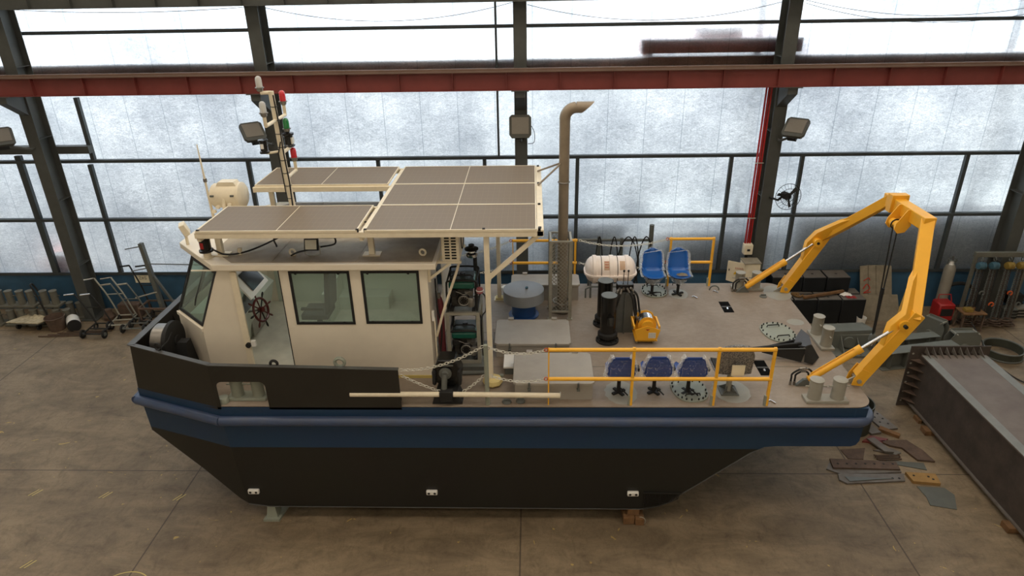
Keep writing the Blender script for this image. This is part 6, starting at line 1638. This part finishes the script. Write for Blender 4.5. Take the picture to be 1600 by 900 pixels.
# electrical cabinet with open door
t = thing('electrical_cabinet', (5.3, 16.0, 0), 'beige electrical cabinet on legs with its signed door swung open', 'cabinet')
cabx0, cabx1, caby0, caby1 = 5.28, 5.68, 15.6, 15.95
mb = MB().box(cabx0, cabx1, caby1-.01, caby1, 1.25, 1.88); mb.box(cabx1-.01, cabx1, caby0, caby1, 1.25, 1.88); mb.box(cabx0, cabx0+.01, caby0, caby1, 1.25, 1.88); mb.box(cabx0, cabx1, caby0, caby1, 1.25, 1.26)
build('cabinet_case', mb, 'cream_d', t)
build('case_front', MB().box(cabx0+.10, cabx1, caby0-.004, caby0, 1.25, 1.88), 'cream_d', t)
build('case_top', MB().box(cabx0-.01, cabx1+.02, caby0-.02, caby1+.02, 1.88, 1.895), 'wood', t)
do = build('cabinet_door', MB().prism([(cabx0+.10, caby0, 1.27), (4.92, caby0+.18, 1.36), (4.92, caby0+.18, 1.90), (cabx0+.10, caby0, 1.87)], (0, .012, 0)), 'cream_d', t)
dd = Vector((4.92-5.38, .18, 0)).normalized()
for k in range(6):
    p = Vector((5.28, caby0+.036, 1.70))+dd*(.038*k)+Vector((0, -.008, .02))
    build('red_character', MB().cbox(p+Vector((0, 0, .018)), (.028, .004, .006)), 'inkr', do); build('red_character', MB().cbox(p, (.006, .004, .04)), 'inkr', do); build('red_character', MB().cbox(p+Vector((0, 0, -.012)), (.026, .004, .006)), 'inkr', do)
for k in range(2):
    p = Vector((5.22, caby0+.055, 1.60))+dd*(.12*k)
    build('yellow_triangle', MB().prism([p+Vector((-.05, -.006, -.04)), p+Vector((.05, -.006, -.04)), p+Vector((0, -.006, .045))], (0, -.003, 0)), 'inky', do)
build('door_lock', MB().cbox((4.96, caby0+.155, 1.66), (.02, .01, .05)), 'ink', do)
for x in (cabx0+.03, cabx1-.03):
    for y in (caby0+.03, caby1-.03): build('cabinet_leg', MB().box(x-.02, x+.02, y-.02, y+.02, 0, 1.25), 'greyd', t)

# plank board leaning on the wall
t = thing('plank_board', (9.3, 16.5, 0), 'weathered plank board with red markings leaning against the blue wall', 'board')
for k in range(4):
    x = 8.78+k*.21
    build('plank', MB().prism([(x, 16.25, .0), (x+.2, 16.25, 0), (x+.2, 16.85, 1.28-(.02 if k == 3 else 0)), (x, 16.85, 1.28-(.03 if k == 0 else 0))], (0, .03, .0)), 'wood', t)
build('paint_scrawl', MB().tube(smooth_path([(8.84, 16.57, .72), (8.95, 16.63, .83), (9.02, 16.58, .72), (8.86, 16.53, .62), (9.05, 16.55, .64)]), .012, 5), 'inkr', t)
build('paint_scrawl', MB().tube(smooth_path([(8.86, 16.66, .92), (9.0, 16.70, .98), (9.03, 16.68, .92)]), .012, 5), 'inkr', t)
tag(build('lower_board', MB().prism([(8.7, 16.1, 0), (9.75, 16.1, 0), (9.72, 16.45, .6), (8.75, 16.45, .6)], (0, .02, 0)), 'wood'), 'wide grey board leaning in front of the plank board', 'board')
tag(build('paint_pail', MB().lathe([(0, 0), (.10, 0), (.12, .22), (.11, .22), (.10, .03), (0, .03)], (8.62, 15.9, 0), n=20), 'white'), 'small white pail at the foot of the black blocks', 'pail')
tag(build('paint_pail', MB().lathe([(0, 0), (.11, 0), (.13, .26), (.12, .26), (.11, .03), (0, .03)], (9.6, 15.55, 0), n=20), 'pink'), 'pinkish pail behind the gantry knee', 'pail')

# gas cylinder and red machine
t = thing('gas_cylinder', (11.0, 16.5, 0), 'grey gas cylinder standing against the blue wall at right', 'gas cylinder')
build('cylinder_body', MB().lathe([(.0, 0), (.14, 0), (.14, 1.28), (.11, 1.38), (.05, 1.44)], (11.0, 16.6, 0), n=26), 'cyl', t)
build('cylinder_neck', MB().lathe([(.10, 1.38), (.05, 1.45), (.045, 1.52), (0, 1.52)], (11.0, 16.6, 0), n=20), 'white', t)
build('guard_ring', MB().torus((11.0, 16.6, 1.55), .10, .014, n=20), 'greyd', t); build('valve', MB().cyl((11.0, 16.6, 1.5), (11.0, 16.6, 1.64), .025, 10), 'steel', t)
for s in (-1, 1): build('guard_strut', MB().tube([(11+s*.1, 16.6, 1.55), (11+s*.09, 16.6, 1.42)], .012, 5), 'greyd', t)
t = thing('red_welding_machine', (10.75, 15.9, 0), 'small red wheeled machine in front of the gas cylinder', 'machine')
build('machine_body', MB().box(10.5, 10.9, 15.8, 16.2, .15, .62), 'red', t, bevel=.03); build('machine_handle', MB().tube([(10.52, 16.0, .62), (10.55, 16.05, .8), (10.85, 16.05, .8), (10.88, 16.0, .62)], .015, 6), 'red', t)
build('machine_panel', MB().box(10.55, 10.85, 15.79, 15.80, .3, .5), 'blackmatte', t)
for x in (10.5, 10.9): build('machine_wheel', MB().cyl((x-.02, 15.9, .1), (x+.02, 15.9, .1), .10, 16), 'blackmatte', t)
t = thing('tool_table', (11.0, 15.7, 0), 'low cluttered brown workbench beside the red machine', 'table')
build('table_top', MB().box(10.92, 11.5, 15.45, 15.85, .50, .53), 'woodb', t)
for x in (10.96, 11.46):
    for y in (15.5, 15.8): build('table_leg', MB().box(x-.02, x+.02, y-.02, y+.02, 0, .5), 'rust', t)
tag(build('small_box', MB().box(11.0, 11.2, 15.55, 15.7, .53, .62), 'gold', bevel=.01), 'ochre box on the low workbench', 'box')
tag(build('grey_bottle', MB().lathe([(0, 0), (.06, 0), (.06, .2), (.03, .26), (0, .3)], (11.36, 15.65, .53), n=14), 'blackmatte'), 'dark bottle on the low workbench', 'bottle')

# chain hoist rack
t = thing('hoist_rack', (11.7, 16.1, 0), 'dusty steel rack bar at far right carrying chain hoists', 'rack')
build('rack_bar', MB().box(11.15, 12.55, 16.0, 16.1, 1.86, 1.98), 'concrete_post', t)
for x in (11.2, 12.5): build('rack_leg', MB().beam((x, 16.05, 0), (x, 16.05, 1.86), .07, .07), 'concrete_post', t)
for k, (x, mt, nmn) in enumerate(((11.30, 'bluel', 'blue chain hoist nearest the gas cylinder'), (11.62, 'bluel', 'second blue chain hoist on the rack'), (12.0, 'gold', 'yellow chain hoist on the rack at far right'), (12.30, 'gold', 'last dark yellow chain hoist on the rack'))):
    h = thing('chain_hoist', (x, 15.95, 1.3), nmn, 'chain hoist', 'chain hoists on the rack')
    build('hoist_body', MB().lathe([(.0, -.09), (.08, -.08), (.10, -.03), (.10, .03), (.08, .08), (0, .09)], (x, 15.93, 1.66), (1, .2, 0), 20), mt, h)
    build('hoist_disc', MB().cyl((x+.06, 15.93, 1.66), (x+.10, 15.93, 1.66), .09, 18), mt, h)
    build('top_hook', MB().torus((x, 15.95, 1.83), .05, .014, (1, 0, 0), 12, 5), 'greyd', h)
    for j in range(4):
        dx = -.06+.04*j
        build('load_chain', MB().chain([(x+dx, 15.93, 1.58), (x+dx*1.3+.02, 15.92, .9), (x+dx*1.6+.03, 15.9, .12+.1*(j % 2))], .07, .008), 'rustd' if j % 2 else 'greyd', h)
    build('bottom_hook', MB().torus((x+.14, 15.8, .95-.32*(k % 2)), .055, .018, (0, 1, 0), 12, 6, -1.2, 3.6), 'orange' if k in (1, 2) else 'greyd', h)
    mb = MB()
    for j in range(6): mb.torus((x+.05*math.sin(j*2), 15.85+.04*math.cos(j*3), .03+.03*j), .16-.01*j, .018, (0.1*math.sin(j), .1, 1), 16, 5)
    build('chain_pile', mb, 'rust', h)
tag(build('tyre_ring', MB().torus((11.35, 16.6, .5), .42, .05, (.15, 1, .25), 28, 8), 'blackmatte'), 'dark hose coil propped on the blue wall behind the hoists', 'hose coil')
for k, (x, y, z, mt) in enumerate(((12.6, 16.3, .0, 'greyd'), (12.95, 16.35, 0, 'cyl'), (12.8, 16.5, .32, 'blackmatte'))):
    t = thing('scrap_crate', (x, y, z), ('dark crate of scrap at the right edge of the picture', 'grey crate beside the dark scrap crate', 'black crate stacked on the other crates')[k], 'crate', 'crates at the right edge')
    build('crate_body', MB().box(x-.18, x+.18, y-.14, y+.14, z, z+.30), mt, t, bevel=.01)
    for j in range(3): build('crate_slat', MB().box(x-.19, x+.19, y-.155, y-.14, z+.04+.09*j, z+.08+.09*j), 'blackmatte', t)

# hose rack behind the far rail
t = thing('hose_rack', (2.2, 16.3, 0), 'dark pipe rack hung with black hoses behind the far side of the boat', 'rack')
build('rack_bar', MB().tube([(.5, 16.35, 2.26), (3.0, 16.35, 2.24)], .04, 8), 'greyd', t)
for x, zt_ in ((3.05, 2.66), (.55, 2.34), (1.72, 2.34), (2.3, 2.3)): build('rack_post', MB().tube([(x, 16.35, 0), (x, 16.35, zt_)], .06 if x == 3.05 else .045, 10), 'greyd', t)
for k, (x, w, lo) in enumerate(((.75, .10, 1.0), (1.72, .10, .9), (2.10, .12, .9), (2.46, .30, .8), (2.62, .14, 1.0), (2.92, .22, .8))):
    pts = [(x-w*.6, 16.2, lo), (x-w, 16.2, 1.5), (x-w*.6, 16.25, 2.1), (x, 16.28, 2.36), (x+w*.6, 16.25, 2.1), (x+w*.9, 16.2, 1.5), (x+w*.3, 16.2, lo)]
    tag(build('hanging_hose', MB().tube(smooth_path(pts), .017, 6), 'blackmatte'), ('hose loop behind the exhaust cage', 'hose loop behind the left end of the raft canister', 'narrow hose loop above the raft canister', 'wide hose loop above the raft canister', 'hose loop left of the tall rack post', 'hose loop at the tall rack post')[k], 'hose', 'black hoses hung on the rack')

# ------------------------------------------------------------------ clutter on the left
def postunit(x, y, z, label):
    t = thing('twin_bollard_casting', (x, y, z), label, 'bollard', 'dusty twin bollards stored by the wall')
    build('bollard_base', MB().box(x-.29, x+.29, y-.17, y+.17, z, z+.06), 'concrete_post', t, bevel=.008)
    for s in (-1, 1):
        b = MB().lathe([(.095, .06), (.09, .10), (.09, .42), (.10, .43), (.10, .45), (0, .455)], (x+s*.14, y, z), n=20); b.tube([(x+s*.14, y, z+.3), (x+s*.30, y, z+.3)], .015, 6)
        build('bollard_post', b, 'concrete_post', t)
low = [(-14.80, 'far left'), (-14.13, 'second'), (-13.48, 'third'), (-12.84, 'fourth')]
for x, l in low: postunit(x, 16.02, 0, 'dusty twin bollard on the floor row, '+l+' from the left edge')
for x, l in ((-14.45, 'left'), (-13.86, 'middle'), (-13.2, 'right')): postunit(x, 16.22, .47, 'dusty twin bollard stacked on the floor row, '+l+' one of three')
postunit(-12.75, 16.45, 0, 'dusty twin bollard half hidden behind the far left column')
# platform trolley with board
t = thing('platform_trolley', (-13.6, 15.95, 0), 'platform trolley topped with a dirty pale board at the left edge', 'trolley')
build('platform', MB().prism([(-14.1, 15.65, .19), (-13.25, 15.58, .19), (-13.05, 16.0, .19), (-13.85, 16.1, .19)], (0, 0, .05)), 'greyd', t)
for x, y in ((-13.95, 15.75), (-13.35, 15.7), (-13.2, 15.95), (-13.8, 16.0)):
    build('castor_wheel', MB().cyl((x-.02, y, .08), (x+.03, y, .08), .08, 14), 'blackmatte', t); build('castor_fork', MB().cbox((x, y, .165), (.05, .05, .06)), 'greyd', t)
build('push_handle', MB().tube(smooth_path([(-13.15, 15.9, .2), (-13.3, 15.95, .8), (-13.42, 16.0, 1.12), (-13.5, 16.08, 1.16), (-13.52, 16.2, 1.1), (-13.4, 16.25, .7), (-13.1, 16.2, .2)]), .022, 8), 'blackmatte', t)
tag(build('dirty_board', MB().prism([(-14.15, 15.62, .245), (-13.22, 15.55, .245), (-13.0, 15.98, .245), (-13.85, 16.12, .245)], (0, 0, .025)), 'boardc'), 'pale dirt-caked board lying on the platform trolley', 'board')
tag(build('dirt_heap', MB().grid(lambda u, v: (-13.75+.5*u, 15.78+.25*v, .272+.06*math.sin(PI*u)*math.sin(PI*v)*(1+.4*math.sin(17*u+11*v))), 14, 10), 'boardc'), 'heap of pale debris on the trolley board', 'debris', kind='stuff')
t = thing('rusty_basket', (-12.95, 15.75, 0), 'rust-brown wire basket full of scrap beside the platform trolley', 'basket')
build('basket_wall', MB().lathe([(.18, 0), (.24, .38), (.23, .38), (.17, .02), (0, .02)], (-12.85, 15.72, 0), n=20), 'rust', t); build('basket_rim', MB().torus((-12.85, 15.72, .38), .24, .014, n=22), 'rust', t)
t = thing('white_canister', (-12.45, 15.75, .13), 'white and black cylindrical canister lying on the floor by the left column', 'canister')
build('canister_body', MB().cyl((-12.55, 15.95, .17), (-12.3, 15.62, .17), .16, 22), 'white', t); build('canister_end', MB().cyl((-12.3, 15.62, .17), (-12.27, 15.58, .17), .165, 22), 'blackmatte', t)
for k in range(4):
    x0 = -13.1+.2*k; y = 15.28+.09*k
    tag(build('rusty_rod', MB().tube([(x0, y, .02), (x0+1.2, y+.04, .02)], .016, 6), 'rust'), ('nearest the camera', 'second nearest', 'third nearest', 'farthest')[k]+' of the four rusty rods on the floor left of the hand trolleys', 'rod', 'rusty rods on the floor at left')
def htrolley(x, y, rz, mt, grip, h, label, tilt=.45):
    t = thing('hand_trolley', (x, y, 0), label, 'trolley', 'hand trolleys parked by the left column')
    R_ = Matrix.Rotation(rz, 3, 'Z')
    def P(a, b, c): return Vector((x, y, 0))+R_ @ Vector((a, b, c))
    mb = MB()
    for s in (-1, 1): mb.tube([P(s*.24, -.3, .16), P(s*.24, .3, .16)], .02, 6)
    for b in (-.3, 0, .3): mb.tube([P(-.24, b, .16), P(.24, b, .16)], .02, 6)
    build('trolley_frame', mb, mt, t)
    for s in (-1, 1):
        build('trolley_wheel', MB().torus(P(s*.29, -.22, .12), .09, .03, R_ @ Vector((1, 0, 0)), 18, 8), 'blackmatte', t)
        build('wheel_hub', MB().cyl(P(s*.26, -.22, .12), P(s*.32, -.22, .12), .05, 12), 'greyd', t)
        build('trolley_wheel', MB().torus(P(s*.22, .25, .10), .07, .025, R_ @ Vector((1, 0, 0)), 16, 8), 'blackmatte', t)
        top = P(s*.22-tilt, .32+.1, h)
        build('handle_tube', MB().tube(smooth_path([P(s*.22, .3, .16), P(s*.22-tilt*.45, .36, h*.6), top]), .02, 8), mt, t)
        build('handle_grip', MB().tube([top, top+R_ @ Vector((-.26, -.03, -.02))], .024, 8), grip, t)
    build('handle_brace', MB().tube([P(-.22-tilt*.5, .37, h*.62), P(.22-tilt*.5, .37, h*.62)], .014, 6), mt, t)
    build('axle', MB().tube([P(-.3, -.22, .12), P(.3, -.22, .12)], .015, 6), 'greyd', t)
htrolley(-11.55, 15.45, 0, 'blackmatte', 'chrome', .98, 'black hand trolley with chrome grips nearest the camera')
htrolley(-11.15, 15.95, .1, 'galv', 'chrome', 1.25, 'silver hand trolley with bright curved handles behind the black one')
htrolley(-10.65, 15.75, .05, 'greyd', 'galv', 1.15, 'grey hand trolley beside the silver one, towards the bow of the boat')
htrolley(-10.35, 16.15, 0, 'blackmatte', 'blackmatte', 1.5, 'tall black hand trolley under the paper sign', .4)
t = thing('cable_stand', (-10.3, 16.35, 0), 'grey steel upright stand with pegs left of the boat bow', 'stand')
build('stand_upright', MB().beam((-10.15, 16.3, 0), (-10.32, 16.3, 2.25), .12, .10), 'greyd', t)
build('stand_brace', MB().beam((-9.6, 16.3, 0), (-10.2, 16.3, 1.3), .06, .05), 'greyd', t)
for z, s in ((2.18, -1), (1.55, -1)): build('stand_peg', MB().tube([(-10.28, 16.28, z), (-10.72, 16.2, z-.06)], .015, 6), 'greyd', t)
build('stand_rail', MB().tube([(-10.25, 16.3, 1.66), (-8.6, 16.3, 1.62)], .015, 6), 'greyd', t); build('stand_rail', MB().tube([(-10.2, 16.25, .85), (-10.8, 16.2, .7)], .02, 6), 'galv', t)
build('stand_peg', MB().tube([(-9.0, 16.28, 1.63), (-8.85, 16.2, 1.66)], .015, 6), 'greyd', t)
t = thing('low_rack_frame', (-9.8, 16.0, 0), 'low rusty angle-iron rack frame between the trolleys and the bow', 'rack')
mb = MB()
for (a, b) in (((-10.6, 15.9), (-8.7, 15.9)), ((-10.6, 16.4), (-8.7, 16.4)), ((-10.6, 15.9), (-10.6, 16.4)), ((-8.7, 15.9), (-8.7, 16.4))): mb.beam((a[0], a[1], .52), (b[0], b[1], .52), .05, .04)
build('rack_frame', mb, 'rust', t)
for x in (-10.6, -9.65, -8.7):
    for y in (15.9, 16.4): build('rack_leg', MB().box(x-.02, x+.02, y-.02, y+.02, 0, .52), 'rust', t)
build('rack_rail', MB().beam((-10.6, 15.9, .15), (-8.7, 15.9, .15), .04, .04), 'rust', t)
t = thing('paper_sign', (-10.9, 16.93, .95), 'white paper sign with dark scrawl fixed to the blue wall', 'sign')
build('sign_sheet', MB().box(-11.15, -10.75, 16.925, 16.94, .82, 1.05), 'paper', t)
for x, pts in ((-11.02, [(0, .05), (.03, .07), (.05, .05), (0, -.02), (.06, -.02)]), (-10.94, [(.0, .06), (.01, -.02), (.04, .06), (.05, -.02)]), (-10.86, [(.05, .06), (0, .06), (0, .02), (.05, .01), (.03, -.03), (0, -.02)])):
    build('sign_character', MB().tube([(x+a, 16.92, .95+b) for a, b in pts], .006, 4), 'ink', t)
tag(build('rusty_machine_part', MB().lathe([(0, 0), (.14, 0), (.16, .1), (.1, .2), (.1, .3), (0, .32)], (-11.75, 16.3, 0), n=16), 'rust'), 'rusty round machine part behind the hand trolleys', 'part')
tag(build('rusty_machine_part', MB().box(-11.5, -10.9, 16.35, 16.6, 0, .42), 'rust', bevel=.03), 'rusty boxy machine part behind the silver hand trolley', 'part')
